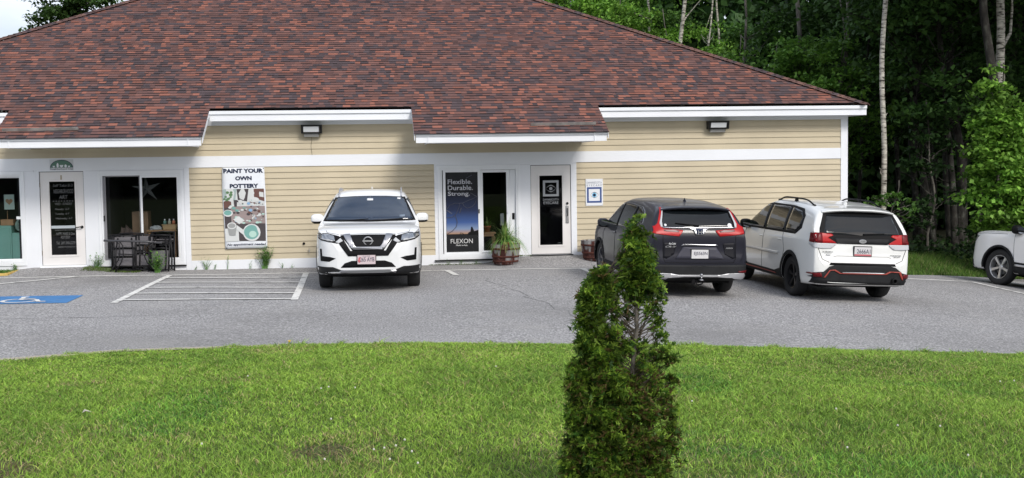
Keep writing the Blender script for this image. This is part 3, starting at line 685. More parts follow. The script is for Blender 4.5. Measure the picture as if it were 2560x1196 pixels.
ptube(s_, [(2.25,1.60),(2.395,1.51)], .005); ptube(s_, [(2.04,1.27),(2.0,1.15)], .010); ptube(s_, [(1.715,1.22),(1.83,1.14)], .006); ptube(s_, [(1.90,1.10),(1.945,.95),(1.92,.85),(1.83,.75),(1.72,.69)], .009); ptube(s_, [(2.16,1.93),(2.29,2.0)], .007)
s_.build('eyeglasses_print', principled('slate_ink', (.055,.06,.085), .4), t)
s_ = MB(); s_.poly([(x,-.0142,z) for x, z in [(2.17,.68),(2.20,.72),(2.235,.73),(2.25,.83),(2.275,.85),(2.30,.80),(2.32,.74),(2.415,.77),(2.415,.66),(2.2,.655)]]); ptube(s_, [(2.0,.67),(2.01,.71),(2.06,.70),(2.10,.665)], .006); s_.build('rider_silhouette', m_black, t)

# ------------------------------------------------------------ things behind the windows
def box_thing(name, label, cat, x0, x1, y0, y1, z0, z1, mat, group=None):
    t = thing(name, label, cat, ((x0+x1)/2, (y0+y1)/2, z0), group=group); return t
m_card = principled('cardboard', (.30,.20,.13), .85, var=(5,.12)); m_mint = principled('mint_paint', (.26,.55,.47), .5, var=(3,.05)); m_wood = principled('pine_wood', (.45,.27,.14), .6, var=(6,.15)); m_terra = principled('terracotta', (.42,.14,.07), .8)
t = thing('cabinet', 'mint green cabinet with two doors behind the far left window', 'cabinet', (-7.8,.35,.20))
s_ = MB(); s_.box(-8.9,-7.69,.20,.60,.20,1.06); s_.build('tall_body', m_mint, t, bevel=.01)
s_ = MB(); s_.box(-7.685,-7.30,.20,.55,.20,.90); s_.build('low_body', m_mint, t, bevel=.01)
for x0, x1, z1 in ((-8.28,-7.72,1.0),(-7.66,-7.42,.85)): s_ = MB(); s_.box(x0,x1,.185,.20,.26,z1); s_.build('door', m_mint, t, bevel=.006)
t = thing('heart_picture', 'small mint card with a tan heart hung behind the far left window', 'picture', (-7.69,.14,1.42))
s_ = MB(); s_.box(-7.80,-7.59,.135,.145,1.41,1.73); s_.build('card', principled('pale_mint_card', (.50,.66,.60), .7), t)
s_ = MB(); s_.poly([(-7.695+.075*16*math.sin(a)**3/16, .132, 1.58+.075*(13*math.cos(a)-5*math.cos(2*a)-2*math.cos(3*a)-math.cos(4*a))/16) for a in np.linspace(0, 2*math.pi, 26, endpoint=False)]); s_.build('heart', principled('tan_felt', (.42,.28,.16), .9), t)
t = thing('round_plate', 'round pale green plate standing on the mint cabinet', 'plate', (-7.50,.30,.905))
s_ = MB(); s_.lathe([(.001,.01),(.09,.008),(.10,-.004),(.145,-.012),(.15,-.006),(.10,.012),(.001,.018)], 28, (-7.50,.33,1.055), 'y'); s_.build('dish', principled('green_glaze', (.30,.45,.40), .3), t, smooth=True)
t = thing('wooden_crate', 'small brown crate on top of the mint cabinet', 'crate', (-7.78,.36,1.06))
s_ = MB(); frame_rect(s_, -7.92,-7.66,1.062,1.19,.02,.24,.44); s_.box(-7.90,-7.68,.235,.25,1.08,1.17); s_.build('slats', m_wood, t)
s_ = MB(); s_.tube([(-7.79,.3,1.18),(-7.785,.3,1.38)], .008, 6); s_.build('stick', m_wood, t)
# left shop window: boxes, tray, bottles, paper star
t = thing('cardboard_box', 'brown cardboard box behind the left pane of the patio window', 'box', (-5.07,.9,.25))
s_ = MB(); s_.box(-5.20,-4.86,.45,.85,.24,1.30); s_.build('carton', m_card, t, bevel=.004); s_ = MB(); s_.box(-5.05,-5.01,.447,.449,.24,1.30); s_.build('tape', principled('packing_tape', (.36,.28,.18), .3), t)
t = thing('work_table', 'pale wooden table behind the right pane of the patio window', 'table', (-4.55,.45,.235))
s_ = MB(); s_.box(-4.86,-4.22,.22,.80,.86,.90); s_.build('tabletop', m_wood, t, bevel=.004)
for x in (-4.83,-4.29):
    for y in (.25,.73): s_ = MB(); s_.box(x,x+.05,y,y+.05,.15,.86); s_.build('leg', m_wood, t)
t = thing('storage_tray', 'tan plastic tray with bottles standing on the work table', 'tray', (-4.38,.30,.90))
s_ = MB(); s_.prism([(-4.52,.22,1.0),(-4.50,.22,.902),(-4.23,.22,.902),(-4.21,.22,1.0)], (0,.2,0)); s_.prism([(-4.54,.215,1.0),(-4.54,.215,1.015),(-4.19,.215,1.015),(-4.19,.215,1.0)], (0,.21,0)); s_.build('basin', principled('tan_plastic', (.55,.38,.20), .5), t, bevel=.004)
for i, (x, col, nm, w_) in enumerate([(-4.475,(.16,.34,.30),'teal','with a green body leftmost in the tray'),(-4.375,(.50,.52,.42),'cream','with a cream body in the middle of the tray'),(-4.285,(.60,.22,.12),'orange','with an orange body rightmost in the tray')]):
    q_ = thing('paint_bottle', 'small paint bottle '+w_, 'bottle', (x,.30,1.016), group='paint bottles in the tray')
    s_ = MB(); s_.lathe([(.001,0),(.034,0),(.036,.05),(.03,.075),(.015,.085),(.015,.09),(.001,.09)], 14, (x,.30,1.016)); s_.build('bottle_body', principled(nm+'_plastic', col, .4), q_, smooth=True)
    s_ = MB(); s_.lathe([(.001,.088),(.018,.088),(.016,.118),(.001,.118)], 12, (x,.30,1.016)); s_.build('cap', m_signwhite, q_)
t = thing('crumpled_bag', 'crumpled pale plastic bag on the work table left of the tray', 'bag', (-4.68,.33,.90))
bm = bmesh.new(); bmesh.ops.create_icosphere(bm, subdivisions=3, radius=1)
for v in bm.verts: n_ = .75+.35*random.random(); v.co = Vector((v.co.x*.14*n_, v.co.y*.10*n_, max(-.0, (v.co.z+.3)*.075*n_)))
me = bpy.data.meshes.new('film'); bm.to_mesh(me); bm.free(); me.materials.append(principled('pale_plastic_film', (.55,.60,.62), .3)); o = bpy.data.objects.new('film', me); C.objects.link(o); o.parent = t
t = thing('fabric_bundle', 'dark bundle of cloth low behind the left pane of the patio window', 'bundle', (-5.35,.5,.235))
bm = bmesh.new(); bmesh.ops.create_icosphere(bm, subdivisions=3, radius=1)
for v in bm.verts: n_ = .8+.3*random.random(); v.co = Vector((v.co.x*.19*n_, v.co.y*.18*n_, (v.co.z+1)*.36*n_))
me = bpy.data.meshes.new('cloth_heap'); bm.to_mesh(me); bm.free(); me.materials.append(principled('brown_cloth', (.16,.12,.11), .95)); o = bpy.data.objects.new('cloth_heap', me); C.objects.link(o); o.parent = t
t = thing('paper_star', 'grey five-pointed paper star hanging inside the patio window', 'star', (-4.83,.25,1.75))
s_ = MB(); P = []
for k in range(10): a = math.pi/2+math.pi*k/5+.1; r_ = .33 if k % 2 == 0 else .085; P.append((-4.83+r_*math.cos(a), .25, 1.80+r_*math.sin(a)))
c0 = (-4.83,.19,1.80); c1 = (-4.83,.31,1.80)
for k in range(10): s_.add([c0, P[k], P[(k+1) % 10]], [(0,1,2)]); s_.add([c1, P[(k+1) % 10], P[k]], [(0,1,2)])
s_.build('folded_paper', principled('grey_paper', (.16,.175,.17), .8), t)
# right shop window: stool with potted plant, small notice
t = thing('side_table', 'orange pine side table behind the right shop window', 'table', (2.68,.45,.20))
s_ = MB(); s_.box(2.45,2.84,.28,.62,.655,.69); s_.build('tabletop', m_wood, t, bevel=.004); s_ = MB(); s_.box(2.49,2.80,.30,.60,.60,.655); s_.build('apron', m_wood, t)
for x in (2.47,2.775):
    for y in (.29,.55): s_ = MB(); s_.box(x,x+.05,y,y+.05,.10,.60); s_.build('leg', m_wood, t)
def arching_plant(mb, o, n, length, spread, wid, seed, droop=1.0, col=None):
    r_ = random.Random(seed)
    for i in range(n):
        a = r_.uniform(0, 2*math.pi); L_ = length*r_.uniform(.55,1.1); e = r_.uniform(.15, 1)*spread; w_ = wid*r_.uniform(.7,1.2); P = []
        for k in range(7):
            s = k/6; P.append(Vector((o[0]+math.cos(a)*L_*e*s, o[1]+math.sin(a)*L_*e*s, o[2]+L_*(s*(1.15-.35*e)-droop*s*s*(.35+.75*e)))))
        sd_ = Vector((-math.sin(a), math.cos(a), 0))
        V = []
        for k, p in enumerate(P):
            ww = w_*(1-.85*(k/6)**2); V += [p-sd_*ww, p+sd_*ww+Vector((0,0,ww*.5))]
        mb.add(V, [(2*k,2*k+1,2*k+3,2*k+2) for k in range(6)], r_.choice([0,0,1,1,2]) if col is None else col)
m_gb = [principled('blade_green', (.09,.22,.035), .5), principled('blade_light', (.20,.34,.07), .5), principled('blade_olive', (.24,.28,.09), .6)]
t = thing('potted_plant', 'spider plant in a terracotta pot on the pine side table', 'potted plant', (2.66,.42,.69))
s_ = MB(); s_.lathe([(.001,0),(.055,0),(.075,.11),(.085,.11),(.085,.14),(.07,.14),(.065,.10),(.001,.10)], 18, (2.66,.42,.692)); s_.build('pot', m_terra, t, smooth=True)
s_ = MB(); arching_plant(s_, (2.66,.42,.80), 42, .36, .9, .007, 4); s_.build('leaves', m_gb, t)
t = thing('door_notice', 'small grey notice card inside the right shop window', 'notice', (2.98,.13,.85))
s_ = MB(); s_.box(2.93,3.01,.125,.13,.85,1.12); s_.build('card', principled('grey_card', (.30,.33,.34), .7), t)

# ------------------------------------------------------------ barrel planters
m_stave = noise_mix('peeling_red_barrel', [(.38,(.05,.016,.013)),(.47,(.085,.028,.022)),(.51,(.20,.19,.19)),(.7,(.34,.33,.33))], 4.2, 9, .85, bump=(20,.5,.006), stretch=(1.4,1.4,.45))
m_hoop = noise_mix('rusty_hoop', [(.3,(.045,.018,.014)),(.7,(.13,.04,.028))], 12, 5, .8)
def barrel(x, y, label):
    z = zlot(x, y)+ramp(x, y); t = thing('barrel_planter', label, 'planter', (x, y, z), group='half barrel planters by the door')
    s_ = MB(); N = 22
    for k in range(N):
        a0, a1 = 2*math.pi*(k+.03)/N, 2*math.pi*(k+.97)/N; cols = [(.262,0),(.288,.11),(.306,.23),(.320,.35),(.325,.44)]
        out = [[(r*math.cos(a), r*math.sin(a), h) for r, h in cols] for a in (a0, a1)]; inn = [[((r-.028)*math.cos(a), (r-.028)*math.sin(a), h) for r, h in cols] for a in (a0, a1)]
        V = [(x+p[0], y+p[1], z+p[2]) for q_ in (out[0], out[1], inn[0], inn[1]) for p in q_]; F = []
        for i in range(4): F += [(i,5+i,6+i,i+1), (10+i,11+i,16+i,15+i), (i,i+1,11+i,10+i), (5+i,15+i,16+i,6+i)]
        F += [(4,9,19,14)]; s_.add(V, F)
    s_.build('stave_tub', m_stave, t)
    for h, r in ((.045,.276),(.15,.297),(.32,.3195)):
        s_ = MB(); s_.lathe([(r,0),(r+.006,.001),(r+.010,.042),(r+.004,.043)], 40, (x,y,z+h), closed=True); s_.build('hoop', m_hoop, t, smooth=True)
    s_ = MB(); s_.lathe([(.001,.39),(.30,.388)], 24, (x,y,z)); s_.build('soil', m_soil, t)
    return t, z
t, bz0 = barrel(2.955,-.60,'peeling red half barrel overflowing with a grassy plant')
barrel(4.98,-.52,'peeling red half barrel with no plant beside the dark car')
t = thing('grass_plant', 'arching green grassy plant growing in the half barrel', 'plant', (2.955,-.60,bz0+.36))
s_ = MB(); arching_plant(s_, (2.955,-.60,bz0+.44), 300, .66, .95, .0095, 8, 1.15); arching_plant(s_, (2.95,-.60,bz0+.44), 90, .80, .70, .006, 9, .85); arching_plant(s_, (3.02,-.62,bz0+.40), 40, .95, .75, .0035, 12, .85); s_.build('leaves', m_gb, t)
s_ = MB(); s_.lathe([(.001,0),(.07,0),(.09,.12),(.10,.13),(.001,.13)], 16, (2.97,-.72,bz0+.35)); s_.build('inner_pot', m_terra, t, smooth=True)

# ------------------------------------------------------------ folded garden furniture leaning under the left window
m_frame = principled('black_powder_coat', (.012,.012,.014), .5, spec=.3); m_sling = principled('grey_sling_fabric', (.115,.11,.12), .85, var=(30,.12))
def leaning(name, label, cat, x, y, w_, h, lean, tw, rolls, group=None, parts=None):
    t = thing(name, label, cat, (x, y, zlot(x, y)), tw, group)
    def P(u, v, d=0):                                  # u across, v up the leaning plane, d towards the viewer
        return (u-w_/2, v*math.sin(lean)-d*math.cos(lean), v*math.cos(lean)+d*math.sin(lean))
    for u0 in (0, w_):
        s_ = MB(); s_.tube([P(u0, .0), P(u0, h)], .018, 7); s_.build('side_rail', m_frame, t, world=False, smooth=True)
    for u0 in (.05, w_-.05):
        s_ = MB(); s_.tube([P(u0, .02, .05), P(u0+.0, h*.55, .05), P(u0+(.04 if u0 < w_/2 else -.04), h*.93, .035)], .016, 7); s_.build('leg', m_frame, t, world=False, smooth=True)
    for v in rolls:
        s_ = MB(); s_.tube([P(0, v, .012), P(w_/2, v+.012, .02), P(w_, v, .012)], .015, 7); s_.build('crossbar', m_frame, t, world=False, smooth=True)
    for (v0, v1) in parts:
        s_ = MB(); s_.prism([P(.02, v0, .006), P(w_-.02, v0, .006), P(w_-.02, v1, .006), P(.02, v1, .006)], (0,.006,.002)); s_.build('sling', m_sling, t, world=False)
    return t
g = 'folded patio chairs leaning under the window'
leaning('folding_chair', 'folded grey sling chair leaning at the left of the stack', 'chair', -5.22,-.44,.46,.80,R(17),R(4),[.03,.12,.34,.52,.79],g,[(.36,.50),(.14,.31),(.54,.77)])
leaning('folding_chair', 'folded grey sling chair behind the leftmost folded chair', 'chair', -5.12,-.32,.50,.84,R(14),R(-3),[.03,.45,.83],g,[(.40,.80)])
leaning('folding_chair', 'folded sling chair behind the weeds at the right of the stack', 'chair', -4.52,-.40,.42,.80,R(16),R(-5),[.03,.50,.62,.79],g,[(.05,.46)])
leaning('folding_chair', 'folded dark chair rearmost at the right of the stack', 'chair', -4.44,-.28,.46,.86,R(13),R(3),[.03,.66,.76,.85],g,[(.64,.70)])
leaning('folding_chair', 'folded dark chair in the middle of the stack', 'chair', -4.86,-.36,.44,.82,R(15),R(2),[.03,.10,.40,.58,.80],g,[(.14,.36),(.60,.78)])
leaning('folding_chair', 'folded chair leaning closest to the glass on the left', 'chair', -5.30,-.22,.44,.80,R(10),R(5),[.03,.08,.5,.79],g,[(.10,.44),(.52,.76)])
t = thing('folded_table', 'folded black table frame with bent legs in front of the chairs', 'table', (-4.95,-.56,.04))
s_ = MB(); s_.tube([(-5.62,-.50,.73),(-5.2,-.50,.715),(-4.75,-.50,.69),(-4.42,-.47,.655)], .024, 8); s_.build('top_rail', principled('grey_tube', (.06,.06,.068), .35), t, smooth=True)
for i, pts in enumerate([[(-5.36,.70),(-5.30,.66),(-5.29,.45),(-5.32,.32),(-5.45,.12),(-5.54,.05)], [(-5.28,.70),(-5.22,.62),(-5.21,.40),(-5.26,.26),(-5.38,.06)], [(-4.66,.68),(-4.74,.60),(-4.78,.38),(-4.72,.24),(-4.58,.05)], [(-4.58,.68),(-4.66,.58),(-4.69,.36),(-4.62,.20),(-4.50,.06)]]):
    s_ = MB(); s_.tube([(x,-.52-.03*(i % 2)-.06*(1-z/.7), z) for x, z in pts], .0135, 8); s_.build('leg', m_frame, t, smooth=True)
s_ = MB(); s_.tube([(-5.32,-.54,.44),(-4.95,-.55,.425),(-4.68,-.54,.40)], .012, 7); s_.build('stretcher', m_frame, t, smooth=True)
# ------------------------------------------------------------ vehicles
def smooth_interp(x, tab):
    """monotone cubic through (x, value) points"""
    xs = np.array([p[0] for p in tab], float); ys = np.array([p[1] for p in tab], float)
    if x <= xs[0]: return float(ys[0])
    if x >= xs[-1]: return float(ys[-1])
    h = np.diff(xs); d = np.diff(ys)/h; m = np.zeros(len(xs))
    for i in range(1, len(xs)-1): m[i] = 0 if d[i-1]*d[i] <= 0 else 2*d[i-1]*d[i]/(d[i-1]+d[i])
    m[0], m[-1] = d[0], d[-1]
    i = int(np.searchsorted(xs, x)-1); t = (x-xs[i])/h[i]
    return float((2*t**3-3*t**2+1)*ys[i]+(t**3-2*t**2+t)*h[i]*m[i]+(-2*t**3+3*t**2)*ys[i+1]+(t**3-t**2)*h[i]*m[i+1])
def chaikin(P, n=2):
    for _ in range(n):
        Q = [P[0]]
        for a, c in zip(P, P[1:]): Q += [tuple(.75*a[i]+.25*c[i] for i in (0,1)), tuple(.25*a[i]+.75*c[i] for i in (0,1))]
        Q.append(P[-1]); P = Q
    return P
def car_body(S):
    top, wid, bot, belt, yg = S['top'], S['wid'], S['bot'], S['belt'], S['yg']
    # stations by arc length of the top profile, dense on steep parts
    xs = np.linspace(top[0][0], top[-1][0], 500); zs = np.array([smooth_interp(x, top) for x in xs]); ws = np.array([smooth_interp(x, wid) for x in xs])
    s = np.concatenate([[0], np.cumsum(np.sqrt(np.diff(xs)**2+np.diff(zs)**2+np.diff(ws)**2))]); st = np.interp(np.linspace(0, s[-1], 92), s, xs)
    rings = []
    for x in st:
        w_ = smooth_interp(x, wid); zt_ = smooth_interp(x, top); z0 = smooth_interp(x, bot); zb_ = smooth_interp(x, belt)
        zs_ = min(zb_, zt_-.045); zs_ = max(zs_, z0+.2); h = zt_-zs_
        g = lambda z: min(smooth_interp(z, yg), w_*.965)
        cap = min(.09, .5*h)
        P = [(0,z0),(.70*w_,z0),(.93*w_,z0+.015),(.985*w_,z0+.09),(w_,z0+.32*(zs_-z0)),(w_*1.0,z0+.62*(zs_-z0)),(.992*w_,zs_-.09),(.968*w_,zs_-.02),
             (g(zs_+.1*h)*.99,zs_+.10*h),(g(zs_+.45*h),zs_+.45*h),(g(zt_-cap)*1.0,zt_-cap),(g(zt_)*.90,zt_-.30*cap),(g(zt_)*.55,zt_-.07*cap),(0,zt_)]
        Pc = chaikin(P, 2); rings.append([(x, y, z) for y, z in Pc])
    n = len(rings[0]); b = MB(); V = []
    for r_ in rings: V += [p for p in r_] + [(p[0], -p[1], p[2]) for p in r_[1:-1][::-1]]
    m = 2*n-2; F = []
    for i in range(len(rings)-1):
        for k in range(m): F.append((i*m+k, i*m+(k+1)%m, (i+1)*m+(k+1)%m, (i+1)*m+k))
    F += [tuple(range(m))[::-1], tuple((len(rings)-1)*m+k for k in range(m))]
    return V, F
VD = {'front': Vector((1,0,0)), 'rear': Vector((-1,0,0)), 'left': Vector((0,1,0)), 'right': Vector((0,-1,0)), 'top': Vector((0,0,1))}
class Car:
    def __init__(s, S, name, label, cat='car', group='cars parked in front of the building'):
        s.S = S; s.root = thing(name, label, cat, group=group)
        V, F = car_body(S); me = bpy.data.meshes.new('body'); me.from_pydata(V, [], F)
        bm = bmesh.new(); bm.from_mesh(me); bmesh.ops.recalc_face_normals(bm, faces=bm.faces); s.bvh = BVHTree.FromBMesh(bm); bm.to_mesh(me); bm.free()
        me.polygons.foreach_set('use_smooth', [True]*len(me.polygons)); me.materials.append(S['paint']); me.materials.append(m_black)
        body = bpy.data.objects.new('body', me); C.objects.link(body)
        # wheel wells cut out with a real boolean
        cut = MB(); r = S['well']
        for ax in S['axles']:
            for sg in (1, -1):
                prof = [(0,0),(r,0),(r,.5),(0,.5)]; V2 = []; N = 40
                for k in range(N):
                    a = 2*math.pi*k/N; V2 += [(ax+r*math.cos(a), sg*(S['half']-.33), S['wr']+r*math.sin(a)), (ax+r*math.cos(a), sg*(S['half']+.3), S['wr']+r*math.sin(a))]
                cut.add(V2, [(2*k,2*k+1,2*((k+1)%N)+1,2*((k+1)%N)) for k in range(N)]+[tuple(2*k for k in range(N))[::-1], tuple(2*k+1 for k in range(N))])
        co = cut.build('cutter', m_black, fix=True)
        md = body.modifiers.new('b', 'BOOLEAN'); md.operation = 'DIFFERENCE'; md.solver = 'EXACT'; md.object = co; md.material_mode = 'TRANSFER'
        dg = bpy.context.evaluated_depsgraph_get(); m2 = bpy.data.meshes.new_from_object(body.evaluated_get(dg)); m2.name = 'body'
        bpy.data.objects.remove(body); cm = co.data; bpy.data.objects.remove(co); bpy.data.meshes.remove(cm)
        m2.materials.clear(); m2.materials.append(S['paint']); m2.materials.append(m_black)
        for p in m2.polygons:
            c = p.center; inside = any(math.hypot(c.x-ax, c.z-S['wr']) < r-.004 or (abs(math.hypot(c.x-ax, c.z-S['wr'])-r) < .012 and abs(p.normal.y) < .3) for ax in S['axles']) and abs(c.y) > S['half']-.36
            p.material_index = 1 if (inside or (p.normal.z < -.9 and c.z < S['wr']+.1)) else 0
        for e in m2.edges: pass
        s.body = bpy.data.objects.new('body', m2); C.objects.link(s.body); s.body.parent = s.root
        try: m2.shade_smooth() if False else None
        except Exception: pass
        ws_ = s.body.modifiers.new('wn', 'WEIGHTED_NORMAL')
        for ax, fr in zip(S['axles'], (True, False)):
            for sg in (1, -1): s.wheel(ax, sg, S.get('steer', 0) if fr else 0)
        ub = MB(); ub.box(S['top'][0][0]+.35, S['top'][-1][0]-.35, -S['half']*.72, S['half']*.72, .24, .34); 
        for ax in S['axles']: ub.tube([(ax, -S['half']+.2, S['wr']), (ax, S['half']-.2, S['wr'])], .05, 8)
        ub.build('chassis', m_black, s.root, world=False)
    def hit(s, a, c, view):
        o, d = {'front': ((6,a,c),(-1,0,0)), 'rear': ((-6,a,c),(1,0,0)), 'left': ((a,4,c),(0,-1,0)), 'right': ((a,-4,c),(0,1,0)), 'top': ((a,c,5),(0,0,-1))}[view]
        loc, n, i, _ = s.bvh.ray_cast(Vector(o), Vector(d))
        return (loc, n if n is None or n.dot(Vector(d)) < 0 else -n)
    def patch(s, name, outline, view, mat, off=.004, grid=.05, thick=.008, parent=None, mirror=False, hole=None, smooth=True):
        outs = []
        for sg in ((1, -1) if mirror else (1,)):
            v_ = view; ol = outline
            if sg == -1:
                if view in ('front', 'rear'): ol = [(-a, c) for a, c in outline]
                elif view == 'top': ol = [(a, -c) for a, c in outline]
                else: v_ = 'right' if view == 'left' else 'left'
            bm = bmesh.new(); vs_ = [bm.verts.new((a, c, 0)) for a, c in ol]; f = bm.faces.new(vs_); f.normal_update()
            if f.normal.z < 0: f.normal_flip()
            bmesh.ops.triangulate(bm, faces=bm.faces[:], ngon_method='EAR_CLIP')
            lo = [min(p[k] for p in ol) for k in (0,1)]; hi = [max(p[k] for p in ol) for k in (0,1)]
            for k in (0, 1):
                q = lo[k]+grid
                while q < hi[k]-.2*grid:
                    co = [0,0,0]; co[k] = q; no = [0,0,0]; no[k] = 1
                    bmesh.ops.bisect_plane(bm, geom=bm.verts[:]+bm.edges[:]+bm.faces[:], plane_co=co, plane_no=no); q += grid
            bmesh.ops.remove_doubles(bm, verts=bm.verts, dist=.0004)
            if hole:
                hx, hy, hr = hole
                for v in bm.verts:
                    dd = math.hypot(v.co.x-hx, v.co.y-hy)
                bmesh.ops.delete(bm, geom=[f for f in bm.faces if math.hypot(f.calc_center_median().x-hx, f.calc_center_median().y-hy) < hr], context='FACES')
            dead = []
            for v in bm.verts:
                v.co.z = 0; loc, n = s.hit(v.co.x, v.co.y, v_)
                if loc is None or abs(n.dot(VD[v_])) < .07: dead.append(v)
                else: v.co = loc+n*(off+.003)
            bmesh.ops.delete(bm, geom=dead, context='VERTS')
            bad = [f for f in bm.faces if max(e.calc_length() for e in f.edges) > max(.22, grid*6)]; bmesh.ops.delete(bm, geom=bad, context='FACES')
            vd = {'front': Vector((1,0,0)), 'rear': Vector((-1,0,0)), 'left': Vector((0,1,0)), 'right': Vector((0,-1,0)), 'top': Vector((0,0,1))}[v_]
            for f in bm.faces:
                f.normal_update()
                if f.normal.dot(vd) < 0: f.normal_flip()
            me = bpy.data.meshes.new(name); bm.to_mesh(me); bm.free(); me.materials.append(mat)
            if smooth: me.polygons.foreach_set('use_smooth', [True]*len(me.polygons))
            o = bpy.data.objects.new(name, me); C.objects.link(o); o.parent = parent or s.root
            md = o.modifiers.new('solid', 'SOLIDIFY'); md.thickness = thick; md.offset = -1
            outs.append(o)
        return outs
    def gap(s, name, pts, view, r=.004, mat=None, mirror=False, parent=None):
        for sg in ((1, -1) if mirror else (1,)):
            v_ = view; P = []
            if sg == -1 and view == 'left': v_ = 'right'
            for (a, c), (a2, c2) in zip(pts, pts[1:]):
                n = max(2, int(math.hypot(a2-a, c2-c)/.06))
                for k in range(n+(1 if (a2, c2) == pts[-1] else 0)):
                    aa, cc = a+(a2-a)*k/n, c+(c2-c)*k/n
                    if sg == -1 and view in ('front','rear'): aa = -aa
                    loc, n_ = s.hit(aa, cc, v_)
                    if loc is not None: P.append(loc+n_*.001)
            if len(P) > 1: b = MB(); b.tube(P, r, 5); b.build(name, mat or m_black, parent or s.body, world=False)
    def wheel(s, ax, sg, steer):
        S = s.S; r = S['wr']; w_ = .225; rim = S['rim']
        piv = bpy.data.objects.new('wheel', None)
        hub = MB(); hub.lathe([(.001,.0),(rim*.62,.0),(rim*.62,.03),(.001,.03)], 24, (0,-.02,0), 'y')
        h = hub.build('wheel', principled('brake_metal', (.10,.10,.10), .5, metal=.6), s.root, world=False); bpy.data.objects.remove(piv)
        h.location = (ax, sg*(S['half']-.03-w_/2), r); h.rotation_euler = (0, 0, (0 if sg == 1 else math.pi)+steer)
        t = MB(); hw = w_/2
        prof = [(rim+.004,-hw*.80),(rim+.03,-hw*.93),(r-.055,-hw),(r-.018,-hw*.93),(r-.004,-hw*.72),(r,-hw*.3),(r,hw*.3),(r-.004,hw*.72),(r-.018,hw*.93),(r-.055,hw),(rim+.03,hw*.93),(rim+.004,hw*.80),(rim-.012,hw*.7),(rim-.012,-hw*.7)]
        t.lathe(prof, 48, (0,0,0), 'y', closed=True); t.build('tyre', m_rubber, h, world=False, smooth=True)
        q = MB(); yo = hw*.62
        q.lathe([(rim-.03,yo-.10),(rim-.014,yo+.02),(rim-.002,yo+.025),(rim+.004,yo+.008),(rim-.006,yo-.02),(rim-.02,-hw*.5)], 40, (0,0,0), 'y')
        q.lathe([(.001,yo-.012),(.03,yo-.014),(.062,yo-.03),(.066,yo-.07)], 16, (0,0,0), 'y')
        for k in range(S['spokes']):
            a = 2*math.pi*k/S['spokes']+S.get('spoke_phase', .3)
            for da, wd in S['spoke_shape']:
                c_, s2 = math.cos(a), math.sin(a); e = a+da; ce, se = math.cos(e), math.sin(e); r0, r1 = .045, rim-.012
                n0 = Vector((-s2, 0, c_)); n1 = Vector((-se, 0, ce)); A = Vector((c_*r0, yo-.018, s2*r0)); B = Vector((ce*r1, yo+.004, se*r1)); d = Vector((0,-.035,0))
                q.add([A-n0*wd*.9, A+n0*wd*.9, B+n1*wd, B-n1*wd, A-n0*wd+d, A+n0*wd+d, B+n1*wd+d, B-n1*wd+d], [(0,3,2,1),(0,1,5,4),(1,2,6,5),(2,3,7,6),(3,0,4,7)])
        q.build('rim', S['rim_mat'], h, world=False)
        bk = MB(); bk.lathe([(.001,-.05),(rim-.02,-.05)], 30, (0,0,0), 'y'); bk.build('brake_disc', m_black, h, world=False)
        return h
    def plate(s, view, y, z, w_, h_, text, cols, tilt=0, frame=None):
        loc, n = s.hit(y, z, view); sg = 1 if view == 'front' else -1; x = loc.x+sg*.02
        loc2, _ = s.hit(y, z-h_/2, view); x = sg*max(sg*x, sg*(loc2.x if loc2 else x)+.012); loc3, _ = s.hit(y, z+h_/2, view); x = sg*max(sg*x, sg*loc3.x+.012)
        b = MB(); b.box(min(x, x-sg*.03), max(x, x-sg*.03), y-w_/2-.012, y+w_/2+.012, z-h_/2-.012, z+h_/2+.012); p = b.build('licence_plate', frame or m_black, s.root, world=False, bevel=.003)
        x += sg*.003; b = MB(); b.quad((x,y-w_/2,z-h_/2),(x,y+w_/2,z-h_/2),(x,y+w_/2,z+h_/2),(x,y-w_/2,z+h_/2)) ; b.build('plate_face', cols[0], p, world=False)
        v, f = text2d(text, offset=.01); x += sg*.0025
        b = MB(); u = 1 if view == 'front' else -1
        # seen from outside: text runs from viewer's left to right
        b.add([(x, y+u*(-w_*.36+w_*.80*a), z-h_*.22+h_*.48*c) for a, c in v], f); b.build('plate_number', cols[1], p, world=False)
        return p, x
    def rear_text(s, txt, y0, y1, z0, z1, mat, name, view='rear', off=.016, **k):
        v, f = text2d(txt, **k); V2 = []
        for a, c in v:
            yy, zz = y0+(y1-y0)*a, z0+(z1-z0)*c; loc, n = s.hit(yy, zz, view)
            V2.append(tuple(loc+n*off) if loc else (0,yy,zz))
        b = MB(); b.add(V2, f); return b.build(name, mat, s.root, world=False)
    def mirror_caps(s, x, z, mat, low=None, size=1):
        for sg in (1, -1):
            bm = bmesh.new(); bmesh.ops.create_icosphere(bm, subdivisions=4, radius=1)
            for v in bm.verts:
                c = v.co; e = lambda q, p: math.copysign(abs(q)**p, q)
                c.x, c.y, c.z = e(c.x, .75)*.095*size+ (c.y*-.02), e(c.y, .7)*.115*size, e(c.z, .7)*.088*size
            me = bpy.data.meshes.new('wing_mirror'); bm.to_mesh(me); bm.free(); me.materials.append(mat); me.materials.append(m_black)
            me.polygons.foreach_set('use_smooth', [True]*len(me.polygons))
            for p in me.polygons:
                if p.center.z < -.045 or p.center.x < -.085: p.material_index = 1
            o = bpy.data.objects.new('wing_mirror', me); C.objects.link(o); o.parent = s.root; yo = s.S['half']+.035*size; o.location = (x, sg*yo, z); 
            b = MB(); b.tube([(x+.02, sg*(s.S['half']-.06), z-.075), (x, sg*(yo-.05), z-.05)], .028, 8); b.build('mirror_arm', m_black, s.root, world=False)
            g = MB(); g.poly([(-.098*size, .10*size*math.cos(a), .066*size*math.sin(a)) for a in np.linspace(0, 2*math.pi, 20, endpoint=False)]); g.build('mirror_glass', m_mirror, o, world=False)
